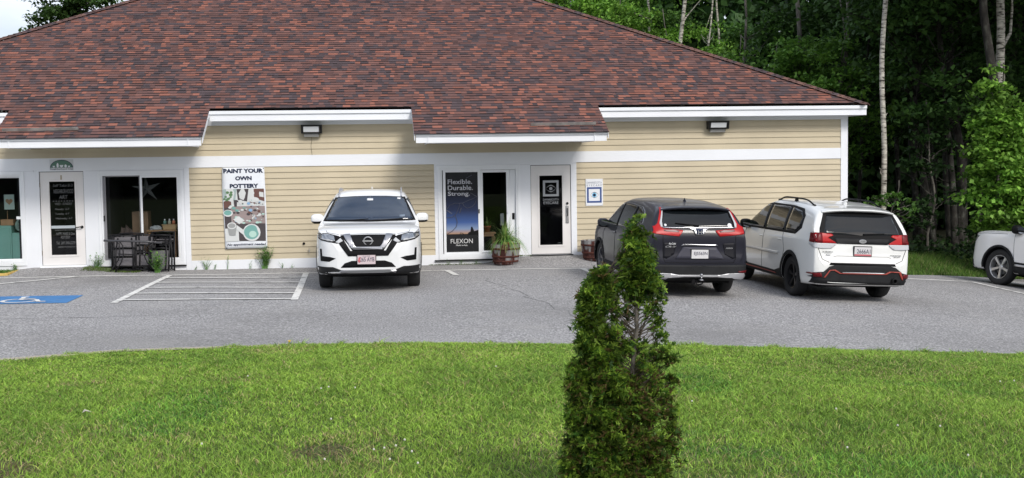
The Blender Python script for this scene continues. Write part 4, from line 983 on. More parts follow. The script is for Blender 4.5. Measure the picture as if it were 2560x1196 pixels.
    def rails(s, x0, x1, y, mat, h=.05, r=.014, gapped=True):
        for sg in (1, -1):
            P = []; 
            for k in range(15):
                t = k/14; x = x0+(x1-x0)*t; loc, n = s.hit(x, sg*y, 'top'); u = h*min(1, 6*t, 6*(1-t)); P.append((x, sg*y, loc.z+u+.004))
            b = MB(); b.tube(P, r, 8); o = b.build('roof_rail', mat, s.root, world=False, smooth=True)
            if gapped:
                for t in (.0, .5, 1.0):
                    x = x0+(x1-x0)*t; loc, n = s.hit(x, sg*y, 'top'); f = MB(); f.prism([(x-.07, sg*y-.016, loc.z-.01),(x+.07, sg*y-.016, loc.z-.01),(x+.035, sg*y-.016, loc.z+(h if t == .5 else h*.35)),(x-.035, sg*y-.016, loc.z+(h if t == .5 else h*.35))], (0,.032,0)); f.build('rail_foot', mat, o, world=False, bevel=.004)
    def fin(s, x, mat):
        loc, n = s.hit(x, 0, 'top'); b = MB(); z = loc.z-.004
        V2 = [(x+.09,0,z),(x-.05,.03,z),(x-.07,0,z),(x-.05,-.03,z),(x-.045,.006,z+.062),(x-.065,0,z+.06),(x-.045,-.006,z+.062),(x+.0,0,z+.042)]
        b.add(V2, [(0,1,4,7),(0,7,6,3),(1,2,5,4),(2,3,6,5),(4,5,6,7)]); b.build('shark_fin', mat, s.root, world=False, fix=True)
    def spoiler(s, mat, x0, x1, hw, z0, z1, sag=.05):
        b = MB(); n = 14; V = []
        for k in range(n+1):
            y = -hw+2*hw*k/n; e = (y/hw)**2; sg = sag*e**1.5; xx = x1+.10*e*e
            V += [(x0, y*.97, z0+.008-sg), (xx+.02, y, z1+.004-sg), (xx, y, z1-.012-sg), (xx+.03, y, z1-.035-sg), (x0, y*.97, z0-.06-sg)]
        F = [(k*5+i, (k+1)*5+i, (k+1)*5+(i+1)%5, k*5+(i+1)%5) for k in range(n) for i in range(5)]+[(0,1,2,3,4), (n*5+4,n*5+3,n*5+2,n*5+1,n*5)]
        b.add(V, F); return b.build('spoiler', mat, s.root, world=False, fix=True, smooth=True, bevel=.004)
    def wiper(s, y0, z0, y1, z1):
        P = []
        for k in range(6):
            loc, n = s.hit(y0+(y1-y0)*k/5, z0+(z1-z0)*k/5, 'rear'); P.append(loc+n*.02)
        b = MB(); b.tube(P, [.016,.014,.012,.011,.010,.008], 6); b.build('rear_wiper', m_black, s.root, world=False)
    def arches(s, mat, r0, r1, parts=True):
        for ax in s.S['axles']:
            out = [(ax+r1*math.cos(a), s.S['wr']+r1*math.sin(a)) for a in np.linspace(-.12, math.pi+.12, 30)]; inn = [(ax+r0*math.cos(a), s.S['wr']+r0*math.sin(a)) for a in np.linspace(math.pi+.12, -.12, 30)]
            s.patch('arch_trim', out+inn, 'left', mat, off=.012, grid=.06, mirror=True, smooth=True)
    def place(s, x, y, heading, k=1):
        """stand the car on the sloping asphalt"""
        S = s.S; c, q = math.cos(heading), math.sin(heading); pts = []
        for ax in S['axles']:
            for sg in (1, -1):
                lx, ly = ax, sg*(S['half']-.13); X, Y = x+c*lx-q*ly, y+q*lx+c*ly; pts.append(Vector((X, Y, zlot(X, Y)+.006*math.sin(X*1.3)*math.sin(Y*.9+X*.4))))
        fl, fr, rl, rr_ = pts; f = ((fl+fr)-(rl+rr_)).normalized(); l = ((fl+rl)-(fr+rr_)); l = (l-f*l.dot(f)).normalized(); u = f.cross(l)
        Mx = Matrix((f, l, u)).transposed().to_4x4(); Mx.translation = sum(pts, Vector())/4-f*(sum(S['axles'])/2); s.root.matrix_world = Mx @ Matrix.Scale(k, 4); s.root.rotation_mode = 'XYZ'
def carpaint(name, col, metal=0, rough=.32): return principled(name, col, rough, metal=metal, coat=1.0, spec=.5)
m_mirror = principled('mirror_silver', (.7,.72,.75), .03, metal=1)
m_cglass = principled('dark_car_glass', (.006,.008,.010), .03, spec=.55)
m_cglass_b = principled('blue_tinted_windscreen', (.014,.028,.055), .04, coat=.2, spec=.8)
m_chrome = principled('chrome', (.42,.42,.44), .28, metal=1)
m_silver = principled('silver_trim', (.48,.48,.50), .35, metal=.6)
m_clad = principled('charcoal_cladding', (.014,.0145,.016), .65, spec=.25, var=(9,.2))
m_red = principled('red_lamp_lens', (.42,.010,.012), .35, spec=.3); m_dred = principled('dark_red_lamp_lens', (.13,.004,.007), .35, spec=.3)
m_clear = principled('clear_lamp_lens', (.50,.51,.53), .35); m_hl = principled('headlamp_bowl', (.30,.32,.35), .08, coat=1, metal=.7)
m_white_s = principled('white_sticker', (.75,.76,.78), .5); m_platew = principled('white_plate', (.62,.61,.62), .5); m_platei = principled('plate_ink', (.05,.05,.09), .6); m_lobster = principled('plate_red', (.50,.10,.12), .6)
white_a = carpaint('white_car_paint', (.78,.79,.80)); gun = principled('gunmetal_car_paint', (.013,.013,.022), .32, coat=.28, spec=.3); white_b = carpaint('cream_white_car_paint', (.77,.775,.76)); white_c = carpaint('plain_white_car_paint', (.78,.78,.79))
def base_spec(**k):
    S = dict(half=.92, wr=.352, rim=.235, well=.392, axles=(1.353,-1.353), spokes=5, spoke_shape=[(.16,.016),(-.16,.016)], rim_mat=m_silver)
    S.update(k); return S

# ---- white crossover facing the camera
S = base_spec(paint=white_a, rim_mat=m_silver,
  top=[(-2.38,.72),(-2.36,.80),(-2.30,.98),(-2.24,1.08),(-2.10,1.36),(-1.98,1.54),(-1.86,1.62),(-1.5,1.665),(-.8,1.70),(-.5,1.715),(-.1,1.70),(.18,1.63),(.32,1.57),(.74,1.36),(1.06,1.185),(1.20,1.14),(1.6,1.115),(1.95,1.06),(2.12,1.01),(2.20,.96),(2.27,.86),(2.305,.72),(2.31,.66)],
  wid=[(-2.38,.70),(-2.34,.80),(-2.22,.87),(-1.9,.91),(-1.2,.92),(1.2,.92),(1.75,.908),(2.0,.86),(2.15,.78),(2.25,.68),(2.31,.52)],
  bot=[(-2.38,.34),(-2.2,.27),(-1.6,.23),(1.6,.23),(2.1,.28),(2.31,.33)], belt=[(-2.4,1.10),(-1.5,1.10),(0,1.09),(1.1,1.08),(1.6,1.05),(2.3,.95)],
  yg=[(.9,.91),(1.06,.90),(1.18,.865),(1.4,.775),(1.62,.675),(1.75,.62)])
class FrontMapped(Car):
    # lifts the front-end features to this car's bonnet height
    def fz(s, pts): return [(a, float(np.interp(c, [.24,.30,.40,.475,.60,.70,.86,.89,.95],[.315,.385,.50,.585,.735,.81,.975,1.012,1.06]))) if c < .95 else (a, c) for a, c in pts]
    def patch(s, name, outline, view, mat, **k): return Car.patch(s, name, s.fz(outline) if view == 'front' else outline, view, mat, **k)
    def gap(s, name, pts, view, *a, **k): return Car.gap(s, name, s.fz(pts) if view == 'front' else pts, view, *a, **k)
r1 = FrontMapped(S, 'parked_car', 'white crossover facing the camera in front of the tan siding', 'car')
r1.patch('windscreen', [(-.78,1.185),(0,1.175),(.78,1.185),(.615,1.555),(.3,1.573),(0,1.578),(-.3,1.573),(-.615,1.555)], 'front', m_cglass_b, off=.010)
r1.patch('windscreen_surround', [(-.83,1.165),(0,1.15),(.83,1.165),(.645,1.568),(.3,1.588),(0,1.592),(-.3,1.588),(-.645,1.568)], 'front', m_black, off=.004, thick=.006)
for a, c in ((.36,.12),): pass
r1.patch('mirror_stalk', [(-.055,1.505),(.055,1.505),(.055,1.54),(-.055,1.54)], 'front', m_white_s, off=.014, thick=.004, grid=.03)
r1.patch('inspection_sticker', [(.50,1.525),(.56,1.52),(.565,1.545),(.505,1.55)], 'front', m_white_s, off=.014, thick=.004, grid=.03)
r1.patch('inspection_sticker', [(.54,1.215),(.64,1.22),(.635,1.255),(.54,1.25)], 'front', principled('blue_grey_sticker', (.16,.2,.26), .5), off=.014, thick=.004, grid=.03)
for sg in (1,):
    r1.patch('side_window', [(.78,1.09),(.05,1.12),(.05,1.53),(.18,1.55),(.30,1.53)], 'left', m_cglass, mirror=True)
    r1.patch('side_window', [(-.02,1.12),(-.90,1.13),(-.90,1.54),(-.02,1.545)], 'left', m_cglass, mirror=True)
    r1.patch('side_window', [(-.97,1.13),(-1.55,1.20),(-1.35,1.48),(-.97,1.53)], 'left', m_cglass, mirror=True)
r1.patch('rear_window', [(-.66,1.12),(.66,1.12),(.56,1.52),(-.56,1.52)], 'rear', m_cglass)
r1.patch('headlamp', [(.44,.765),(.52,.725),(.80,.775),(.90,.83),(.885,.88),(.70,.885),(.50,.845),(.445,.805)], 'front', m_black, off=.003, grid=.04, mirror=True)
for o in r1.patch('headlamp_lens', [(.56,.765),(.62,.755),(.80,.80),(.875,.84),(.865,.868),(.70,.872),(.58,.845)], 'front', m_hl, off=.010, grid=.03, mirror=True): pass
r1.patch('indicator_lens', [(.425,.765),(.50,.727),(.555,.745),(.47,.81)], 'front', m_clear, off=.011, grid=.03, mirror=True)
r1.patch('drl_strip', [(.60,.758),(.80,.798),(.80,.812),(.60,.775)], 'front', m_clear, off=.015, grid=.03, mirror=True)
r1.patch('grille', [(-.47,.855),(0,.862),(.47,.855),(.33,.70),(.25,.56),(-.25,.56),(-.33,.70)], 'front', m_black, off=.004, grid=.04)
r1.patch('grille_surround', [(-.55,.80),(-.45,.845),(-.30,.58),(.30,.58),(.45,.845),(.55,.80),(.44,.63),(.34,.505),(-.34,.505),(-.44,.63)], 'front', m_black, off=.007, grid=.04)
r1.patch('chrome_vee', [(-.425,.862),(-.31,.868),(-.235,.70),(-.20,.655),(.20,.655),(.235,.70),(.31,.868),(.425,.862),(.31,.66),(.25,.595),(-.25,.595),(-.31,.66)], 'front', m_chrome, off=.016, grid=.035, thick=.014)
for k in range(5): r1.gap('grille_slat', [(-.25+.02*k,.83-.033*k),(.25-.02*k,.83-.033*k)], 'front', .005, m_clad, parent=r1.root)
loc, n = r1.hit(0, .875, 'front'); x = loc.x+.022
b = MB(); b.tube([(x,.073*math.cos(a),.875+.068*math.sin(a)) for a in np.linspace(0, 2*math.pi, 28, endpoint=False)], .009, 6, closed=True); b.box(x-.008, x+.006, -.092, .092, .863, .887); b.build('round_emblem', m_silver, r1.root, world=False)
r1.patch('lower_grille', [(-.47,.335),(-.40,.40),(-.28,.435),(.28,.435),(.40,.40),(.47,.335)], 'front', m_black, off=.003, grid=.05)
r1.patch('fog_recess', [(.55,.475),(.66,.425),(.815,.43),(.825,.61),(.795,.61),(.785,.505),(.64,.495)], 'front', m_black, off=.004, grid=.04, mirror=True)
r1.patch('bumper_skirt', [(-.86,.24),(.86,.24),(.90,.31),(.87,.345),(.60,.345),(.46,.30),(-.46,.30),(-.60,.345),(-.87,.345),(-.90,.31)], 'front', m_clad, off=.005, grid=.05)
r1.patch('skid_trim', [(-.46,.262),(.46,.262),(.49,.29),(.42,.298),(-.42,.298),(-.49,.29)], 'front', m_chrome, off=.020, grid=.05, thick=.014)
r1.gap('bonnet_gap', [(.50,.868),(.70,.895),(.72,.93)], 'front', .004, mirror=True); r1.gap('bonnet_gap', [(-.47,.866),(0,.875),(.47,.866)], 'front', .004)
r1.gap('door_gap', [(1.0,.40),(1.02,.90),(.85,1.06)], 'left', mirror=True); r1.gap('door_gap', [(.02,.34),(.02,1.10)], 'left', mirror=True); r1.gap('door_gap', [(-.94,1.10),(-1.02,.75),(-.93,.40)], 'left', mirror=True)
r1.patch('sill_cladding', [(-.93,.24),(.93,.24),(.93,.37),(-.93,.37)], 'left', m_clad, off=.006, mirror=True)
r1.arches(m_clad, .385, .435)
r1.mirror_caps(.74, 1.20, white_a); r1.rails(-1.55, .20, .58, m_silver, .05, .014); r1.fin(-1.2, white_a)
p_, x = r1.plate('front', -.03, .560, .305, .155, '265 AYB', (principled('pink_plate', (.60,.50,.52), .5), m_platei)); 
b = MB(); x += .002; u = 1
b.poly([(x, -.03-.145+dy, .56+dz) for dy, dz in [(.0,-.03),(.012,.03),(.035,.05),(.045,.03),(.032,.0),(.04,-.045),(.02,-.05)]]); b.build('plate_emblem', m_lobster, p_, world=False)
b = MB(); v, f = text2d('MAINE', spacing=1.5); b.add([(x, -.03-.06+.12*a, .61+.018*c) for a, c in v], f); b.build('plate_state', m_platei, p_, world=False)
for k in range(2): b = MB(); b.tube([(1.15,-.55+.62*k,1.172),(1.07,.0+.62*k-.02,1.20)], .008, 6); b.build('windscreen_wiper', m_black, r1.root, world=False)
r1.place(.02, -3.10, math.radians(-91.5), 1.035)

# ---- dark grey crossover seen from behind
S = base_spec(paint=gun, half=.925, wr=.352, rim=.235, axles=(1.33,-1.33), rim_mat=principled('two_tone_alloy', (.25,.25,.27), .3, metal=.8),
  top=[(-2.38,.60),(-2.37,.70),(-2.345,.86),(-2.335,1.02),(-2.318,1.15),(-2.29,1.205),(-2.22,1.32),(-2.09,1.50),(-2.02,1.57),(-1.90,1.615),(-1.5,1.655),(-.8,1.685),(-.1,1.68),(.30,1.62),(.75,1.35),(1.12,1.12),(1.28,1.085),(1.7,1.04),(2.0,.95),(2.14,.85),(2.20,.72),(2.22,.62)],
  wid=[(-2.38,.72),(-2.36,.80),(-2.30,.87),(-2.15,.905),(-1.7,.925),(-1.2,.925),(1.2,.925),(1.75,.91),(2.0,.85),(2.15,.74),(2.22,.58)],
  bot=[(-2.38,.36),(-2.2,.30),(-1.6,.24),(1.6,.23),(2.1,.22),(2.22,.26)], belt=[(-2.4,1.12),(-1.8,1.12),(-1.2,1.09),(0,1.06),(1.1,1.02),(1.6,1.0),(2.3,.9)],
  yg=[(.9,.91),(1.05,.90),(1.15,.865),(1.4,.77),(1.60,.675),(1.75,.60)])
r2 = Car(S, 'parked_car', 'dark grey crossover with red L-shaped tail lamps and a tow ball, seen from behind', 'car')
r2.patch('rear_window', [(-.66,1.235),(.66,1.235),(.655,1.30),(.575,1.53),(.3,1.545),(-.3,1.545),(-.575,1.53),(-.655,1.30)], 'rear', m_cglass, off=.004)
r2.spoiler(gun, -1.80, -2.17, .635, 1.632, 1.592)
r2.patch('rear_window_frame', [(-.70,1.215),(.70,1.215),(.70,1.30),(.60,1.55),(-.60,1.55),(-.70,1.30)], 'rear', m_black, off=.0015, thick=.003)
tl = [(.885,1.245),(.79,1.255),(.735,1.30),(.635,1.565),(.605,1.565),(.665,1.30),(.655,1.215),(.30,1.19),(.30,1.17),(.37,1.09),(.66,1.115),(.84,1.14),(.895,1.20)]
r2.patch('tail_lamp', tl, 'rear', m_red, off=.012, thick=.02, grid=.04, mirror=True)
r2.patch('lamp_reflector', [(.36,1.178),(.38,1.155),(.60,1.165),(.645,1.175),(.64,1.20),(.45,1.195)], 'rear', principled('dusky_lens', (.22,.13,.125), .4), off=.018, thick=.01, grid=.04, mirror=True)
r2.patch('lamp_strip', [(.655,1.235),(.685,1.235),(.70,1.30),(.61,1.545),(.595,1.545),(.655,1.33)], 'rear', m_clear, off=.019, thick=.01, grid=.04, mirror=True)
r2.patch('chrome_bar', [(-.655,1.222),(.655,1.222),(.655,1.243),(-.655,1.243)], 'rear', m_chrome, off=.022, thick=.016)
r2.patch('chrome_drop', [(-.19,1.223),(.19,1.223),(.11,1.19),(.07,1.115),(-.07,1.115),(-.11,1.19)], 'rear', m_chrome, off=.020, thick=.014, grid=.03)
r2.patch('badge_back', [(-.055,1.125),(.055,1.125),(.07,1.205),(-.07,1.205)], 'rear', m_ink, off=.026, thick=.01, grid=.03)
b = MB(); loc, n = r2.hit(0, 1.165, 'rear'); x = loc.x-.034
b.prism([(x,.040,1.20),(x,.026,1.20),(x,.020,1.13),(x,.034,1.13)], (-.006,0,0)); b.prism([(x,-.026,1.20),(x,-.040,1.20),(x,-.034,1.13),(x,-.020,1.13)], (-.006,0,0)); b.box(x-.006, x, -.028, .028, 1.158, 1.174); b.build('letter_emblem', m_silver, r2.root, world=False)
r2.rear_text('CR-V', .62, .42, .895, .925, m_silver, 'model_lettering', shear=.4, offset=.01)
r2.rear_text('AWD', -.47, -.60, .875, .90, m_silver, 'drive_lettering', shear=.3, offset=.01)
r2.rear_text('Auto Center', .56, .43, .945, .985, m_white_s, 'dealer_sticker')
r2.gap('tailgate_gap', [(.66,1.10),(.66,.72),(.62,.635),(0,.625),(-.62,.635),(-.66,.72),(-.66,1.10)], 'rear', .005)
r2.patch('gate_recess_trim', [(.34,.925),(.30,.955),(-.30,.955),(-.34,.925),(-.30,.93),(.30,.93)], 'rear', m_chrome, off=.012, thick=.01, grid=.03)
r2.patch('plate_recess', [(.44,.70),(.30,.905),(-.30,.905),(-.44,.70)], 'rear', principled('gunmetal_light', (.045,.045,.062), .5, spec=.3), off=.012, thick=.003)
r2.patch('gate_wing_shadow', [(.66,.99),(.42,.97),(.46,.78),(.60,.70),(.655,.72)], 'rear', principled('gunmetal_gate_shade', (.008,.008,.012), .5, spec=.2), off=.003, thick=.003, mirror=True)  # darker copy of the car paint, shade on the gate wings put into colour
p_, x = r2.plate('rear', .0, .785, .305, .155, 'EJ5563N', (m_platew, m_platei))
r2.patch('rear_bumper', [(.88,.60),(0,.585),(-.88,.60),(-.90,.46),(-.88,.36),(.88,.36),(.90,.46)], 'rear', m_clad, off=.012, thick=.012)
r2.patch('silver_diffuser', [(.80,.455),(.50,.445),(.38,.42),(-.38,.42),(-.50,.445),(-.80,.455),(-.83,.41),(-.80,.365),(-.50,.37),(-.30,.385),(.30,.385),(.50,.37),(.80,.365),(.83,.41)], 'rear', m_silver, off=.030, thick=.02, grid=.04)
r2.patch('reflector', [(.87,.50),(.70,.485),(.72,.465),(.86,.455)], 'rear', m_dred, off=.020, thick=.01, grid=.04, mirror=True)
b = MB(); b.box(-2.44,-2.20,-.035,.035,.30,.36); b.build('hitch_receiver', m_black, r2.root, world=False, bevel=.004)
b = MB(); b.tube([(-2.50,0,.36),(-2.50,0,.40)], .012, 8); b.lathe([(.001,-.026),(.02,-.02),(.027,0),(.02,.02),(.001,.026)], 12, (-2.50,0,.43)); b.box(-2.54,-2.42,-.03,.03,.335,.355); b.build('tow_ball', m_chrome, r2.root, world=False, smooth=True)
b = MB(); b.tube([(-2.43,.06,.33),(-2.45,.07,.26),(-2.44,.03,.25),(-2.42,-.04,.27),(-2.43,-.09,.32)], .012, 6); b.box(-2.44,-2.38,.09,.15,.27,.34); b.build('trailer_wiring', m_black, r2.root, world=False)
r2.wiper(.0, 1.26, .42, 1.305)
r2.patch('window_sticker', [(-.57+.04*math.cos(a), 1.275+.04*math.sin(a)) for a in np.linspace(0, 6.0, 10)], 'rear', m_white_s, off=.008, grid=.03, thick=.004)
r2.patch('window_sticker', [(.60+.022*math.cos(a), 1.275+.022*math.sin(a)) for a in np.linspace(0, 6.0, 10)], 'rear', m_white_s, off=.008, grid=.03, thick=.004)
r2.patch('side_window', [(.98,1.11),(.12,1.12),(.12,1.53),(.30,1.53),(.52,1.46)], 'left', m_cglass, mirror=True)
r2.patch('side_window', [(.05,1.12),(-.82,1.14),(-.82,1.53),(.05,1.54)], 'left', m_cglass, mirror=True)
r2.patch('side_window', [(-.89,1.145),(-1.50,1.28),(-1.36,1.44),(-1.15,1.51),(-.89,1.53)], 'left', m_cglass, mirror=True)
for a, c in (((-.855,1.13),(-.855,1.53)),((.085,1.11),(.085,1.54))): r2.gap('door_pillar', [a, c], 'left', .02, mirror=True)
r2.gap('window_chrome', [(-.89,1.115),(-1.56,1.27),(-1.40,1.47),(-1.15,1.535),(-.4,1.565),(.1,1.565),(.38,1.54)], 'left', .006, m_chrome, mirror=True)
r2.gap('door_gap', [(1.0,.40),(1.02,.90),(.95,1.08)], 'left', mirror=True); r2.gap('door_gap', [(.06,.34),(.06,1.10)], 'left', mirror=True); r2.gap('door_gap', [(-.86,1.10),(-1.00,.75),(-.92,.40)], 'left', mirror=True)
r2.patch('sill_cladding', [(-.93,.24),(.93,.24),(.93,.40),(-.93,.40)], 'left', m_clad, off=.006, mirror=True)
r2.arches(m_clad, .385, .445)
for xx in (.22,-.72): r2.gap('door_handle', [(xx,.985),(xx-.17,.99)], 'left', .014, gun, mirror=True, parent=r2.root)
r2.mirror_caps(.88, 1.12, gun, size=1.0); r2.fin(-1.35, gun)
r2.place(5.45, -4.60, math.radians(92.4), .975)

# ---- white crossover with black hatch trim and orange-red accents
m_orange = principled('orange_red_accent', (.32,.045,.03), .5)
S = base_spec(paint=white_b, half=.9075, wr=.355, rim=.225, axles=(1.335,-1.335), rim_mat=principled('dark_alloy', (.035,.035,.038), .35, metal=.6), spoke_shape=[(.13,.015),(-.13,.015),(.0,.008)],
  top=[(-2.33,.60),(-2.32,.68),(-2.285,.80),(-2.26,.98),(-2.225,1.15),(-2.12,1.36),(-2.02,1.53),(-1.98,1.575),(-1.86,1.61),(-1.5,1.655),(-.9,1.69),(-.1,1.685),(.28,1.63),(.70,1.40),(1.12,1.15),(1.28,1.105),(1.7,1.05),(2.02,.95),(2.18,.85),(2.27,.72),(2.29,.62)],
  wid=[(-2.33,.70),(-2.31,.78),(-2.25,.85),(-2.05,.885),(-1.6,.905),(-1.1,.9075),(1.2,.9075),(1.75,.895),(2.0,.85),(2.18,.75),(2.29,.58)],
  bot=[(-2.33,.34),(-2.2,.28),(-1.6,.24),(1.6,.24),(2.1,.23),(2.29,.26)], belt=[(-2.4,1.10),(-1.4,1.10),(0,1.06),(1.1,1.03),(1.6,1.0),(2.3,.9)],
  yg=[(.9,.89),(1.05,.885),(1.15,.86),(1.4,.785),(1.60,.70),(1.75,.64)])
r3 = Car(S, 'parked_car', 'white crossover with a black tailgate band and orange-red bumper accents, seen from behind', 'car')
r3.patch('rear_glass_panel', [(-.775,1.12),(-.72,1.06),(-.40,1.005),(.40,1.005),(.72,1.06),(.775,1.12),(.745,1.25),(.635,1.51),(.54,1.54),(-.54,1.54),(-.635,1.51),(-.745,1.25)], 'rear', m_black, off=.003)
r3.patch('rear_window', [(-.68,1.165),(0,1.145),(.68,1.165),(.665,1.24),(.585,1.485),(-.585,1.485),(-.665,1.24)], 'rear', m_cglass, off=.008, thick=.006)
r3.spoiler(white_b, -1.78, -2.13, .655, 1.625, 1.585)
r3.patch('tail_lamp', [(.885,1.175),(.86,1.18),(.55,1.165),(.52,1.14),(.62,1.10),(.50,1.035),(.47,1.01),(.80,1.01),(.885,1.03)], 'rear', m_red, off=.012, thick=.02, grid=.04, mirror=True)
r3.patch('tail_lamp_outer', [(.90,1.175),(.72,1.175),(.72,1.015),(.90,1.02)], 'rear', m_dred, off=.018, thick=.03, grid=.04, mirror=True)
r3.patch('reversing_lamp', [(.88,1.01),(.50,1.005),(.48,.985),(.56,.925),(.72,.915),(.86,.935)], 'rear', m_clear, off=.012, thick=.02, grid=.04, mirror=True)
r3.patch('side_lamp', [(-2.25,1.18),(-2.04,1.17),(-2.07,1.02),(-2.26,1.01)], 'left', m_dred, off=.012, thick=.015, grid=.04, mirror=True)
r3.patch('hatch_band', [(-.50,1.10),(.50,1.10),(.46,1.005),(-.46,1.005)], 'rear', m_clad, off=.010, thick=.012)
loc, n = r3.hit(0, 1.055, 'rear'); x = loc.x-.026
b = MB(); b.lathe([(.001,-.006),(.9,-.006),(1,0),(.9,.004)], 24, (0,0,0), 'y'); b.v = [(x+v[1], v[0]*.068, 1.055+v[2]*.036) for v in b.v]; b.build('oval_emblem', m_silver, r3.root, world=False)
b = MB(); 
for yy, zz in ((.03,1.062),(-.005,1.06),(-.03,1.066),(.0,1.045),(-.022,1.048)): b.box(x-.009, x-.005, yy-.006, yy+.006, zz-.004, zz+.004)
b.build('emblem_stars', m_chrome, r3.root, world=False)
p_, x = r3.plate('rear', .0, .885, .305, .155, '2666A1', (m_platew, m_platei)); b = MB(); b.quad((x,-.15,.812),(x,.15,.812),(x,.15,.838),(x,-.15,.838)); b.build('plate_band', m_lobster, p_, world=False)
r3.rear_text('SUBARU', .72, .54, .855, .875, m_clad, 'maker_lettering', offset=.015); r3.rear_text('Auto', .66, .58, .80, .825, m_ink, 'dealer_sticker', offset=.02); r3.rear_text('of Maine', .69, .56, .835, .846, m_clad, 'dealer_lettering')
r3.rear_text('FORESTER', -.50, -.70, .815, .834, m_clad, 'model_lettering', offset=.015); r3.rear_text('SPORT', -.56, -.68, .787, .803, m_clad, 'trim_lettering', offset=.02)
r3.patch('rear_bumper', [(.885,.50),(.80,.52),(.70,.53),(.60,.62),(.50,.645),(-.50,.645),(-.60,.62),(-.72,.53),(-.885,.50),(-.90,.40),(-.86,.33),(.86,.33),(.90,.40)], 'rear', m_clad, off=.010, thick=.012)
r3.patch('loading_lip', [(.60,.645),(-.60,.645),(-.58,.685),(.58,.685)], 'rear', m_black, off=.004, thick=.005)
r3.patch('accent_line', [(.675,.43),(.59,.548),(.52,.556),(.42,.502),(-.42,.502),(-.50,.542),(-.65,.540),(-.71,.42),(-.735,.42),(-.68,.556),(-.48,.558),(-.40,.516),(.40,.516),(.50,.571),(.60,.563),(.70,.43)], 'rear', m_orange, off=.024, thick=.012, grid=.03)
r3.patch('silver_line', [(.36,.518),(-.38,.518),(-.40,.530),(.38,.530)], 'rear', m_silver, off=.024, thick=.012, grid=.03)
r3.patch('reflector', [(.88,.50),(.74,.515),(.72,.44),(.88,.44)], 'rear', m_dred, off=.020, thick=.01, grid=.04, mirror=True)
b = MB(); b.lathe([(.030,.03),(.045,.03),(.045,-.10),(.036,-.10),(.034,.0)], 20, (0,0,0), 'y'); b.v = [(-2.36-v[1]*.0+v[1]*.6, -.56+v[0], .40+v[2]) for v in b.v]; b.build('exhaust_tip', m_shadow_metal, r3.root, world=False, smooth=True)
r3.wiper(-.02, 1.165, -.40, 1.185)
r3.gap('tailgate_gap', [(.80,1.18),(.795,.93),(.72,.74),(.60,.69)], 'rear', .005, mirror=True)
r3.gap('gate_crease', [(.52,.78),(.46,.80),(-.46,.80),(-.52,.78)], 'rear', .006, principled('cream_crease', (.45,.45,.44), .5))
wf = [(1.00,1.10),(.10,1.115),(.10,1.545),(.24,1.545),(.48,1.47)]
r3.patch('window_surround', [(1.10,1.07),(-1.42,1.10),(-1.62,1.22),(-1.60,1.44),(-1.42,1.55),(-.9,1.585),(.1,1.585),(.33,1.555),(.62,1.43)], 'left', m_black, off=.002, thick=.003, mirror=True)
r3.patch('side_window', wf, 'left', m_cglass, off=.006, mirror=True)
r3.patch('side_window', [(.0,1.12),(-.86,1.135),(-.86,1.545),(.0,1.55)], 'left', m_cglass, off=.006, mirror=True)
r3.patch('side_window', [(-.95,1.14),(-1.38,1.15),(-1.55,1.25),(-1.54,1.40),(-1.40,1.50),(-.95,1.545)], 'left', m_cglass, off=.006, mirror=True)
r3.gap('door_gap', [(1.02,.42),(1.04,.90),(1.02,1.07)], 'left', mirror=True); r3.gap('door_gap', [(.05,.36),(.05,1.08)], 'left', mirror=True); r3.gap('door_gap', [(-.88,1.09),(-1.02,.80),(-.92,.42)], 'left', mirror=True)
r3.patch('side_moulding', [(.92,.665),(.92,.715),(-.78,.735),(-.74,.69)], 'left', white_b, off=.014, thick=.014, mirror=True)
r3.patch('sill_cladding', [(-.94,.24),(.94,.24),(.94,.42),(.80,.38),(-.60,.38),(-.94,.46)], 'left', m_clad, off=.008, mirror=True)
r3.patch('sill_accent', [(.85,.352),(-.62,.352),(-.72,.335),(-.62,.335),(.85,.335)], 'left', m_orange, off=.022, thick=.008, mirror=True)
r3.arches(m_clad, .388, .455)
for xx in (.22,-.70): r3.gap('door_handle', [(xx,.955),(xx-.17,.96)], 'left', .014, white_b, mirror=True, parent=r3.root)
r3.mirror_caps(.90, 1.135, m_black, size=1.0); r3.rails(-1.55, .05, .60, m_black, .055, .015); r3.fin(-1.45, white_b)
r3.place(8.20, -4.95, math.radians(92.0))

# ---- white large SUV at the right edge
S = base_spec(paint=white_c, half=1.0, wr=.392, rim=.262, well=.44, axles=(1.43,-1.43), spokes=5, spoke_shape=[(.05,.020),(-.05,.020)], spoke_phase=.9, rim_mat=principled('bright_alloy', (.55,.55,.56), .3, metal=.7),
  top=[(-2.55,.70),(-2.52,.82),(-2.48,1.05),(-2.40,1.25),(-2.25,1.55),(-2.10,1.68),(-1.6,1.75),(-.6,1.78),(.1,1.75),(.55,1.62),(.98,1.36),(1.22,1.24),(1.36,1.21),(1.7,1.19),(2.1,1.145),(2.26,1.08),(2.36,.98),(2.42,.80),(2.44,.70)],
  wid=[(-2.55,.78),(-2.48,.90),(-2.3,.96),(-1.9,.995),(1.3,1.0),(1.85,.99),(2.15,.94),(2.32,.84),(2.44,.66)],
  bot=[(-2.55,.36),(-2.3,.30),(-1.7,.27),(1.7,.27),(2.2,.26),(2.44,.32)], belt=[(-2.6,1.16),(0,1.14),(1.2,1.13),(1.8,1.12),(2.4,1.0)],
  yg=[(.9,.98),(1.12,.97),(1.25,.93),(1.5,.83),(1.70,.74),(1.8,.68)])
r4 = Car(S, 'parked_suv', 'white sport utility vehicle with silver five-spoke wheels cut off by the right picture edge', 'car')
r4.patch('windscreen', [(-.80,1.24),(.80,1.24),(.66,1.66),(0,1.70),(-.66,1.66)], 'front', m_cglass_b)
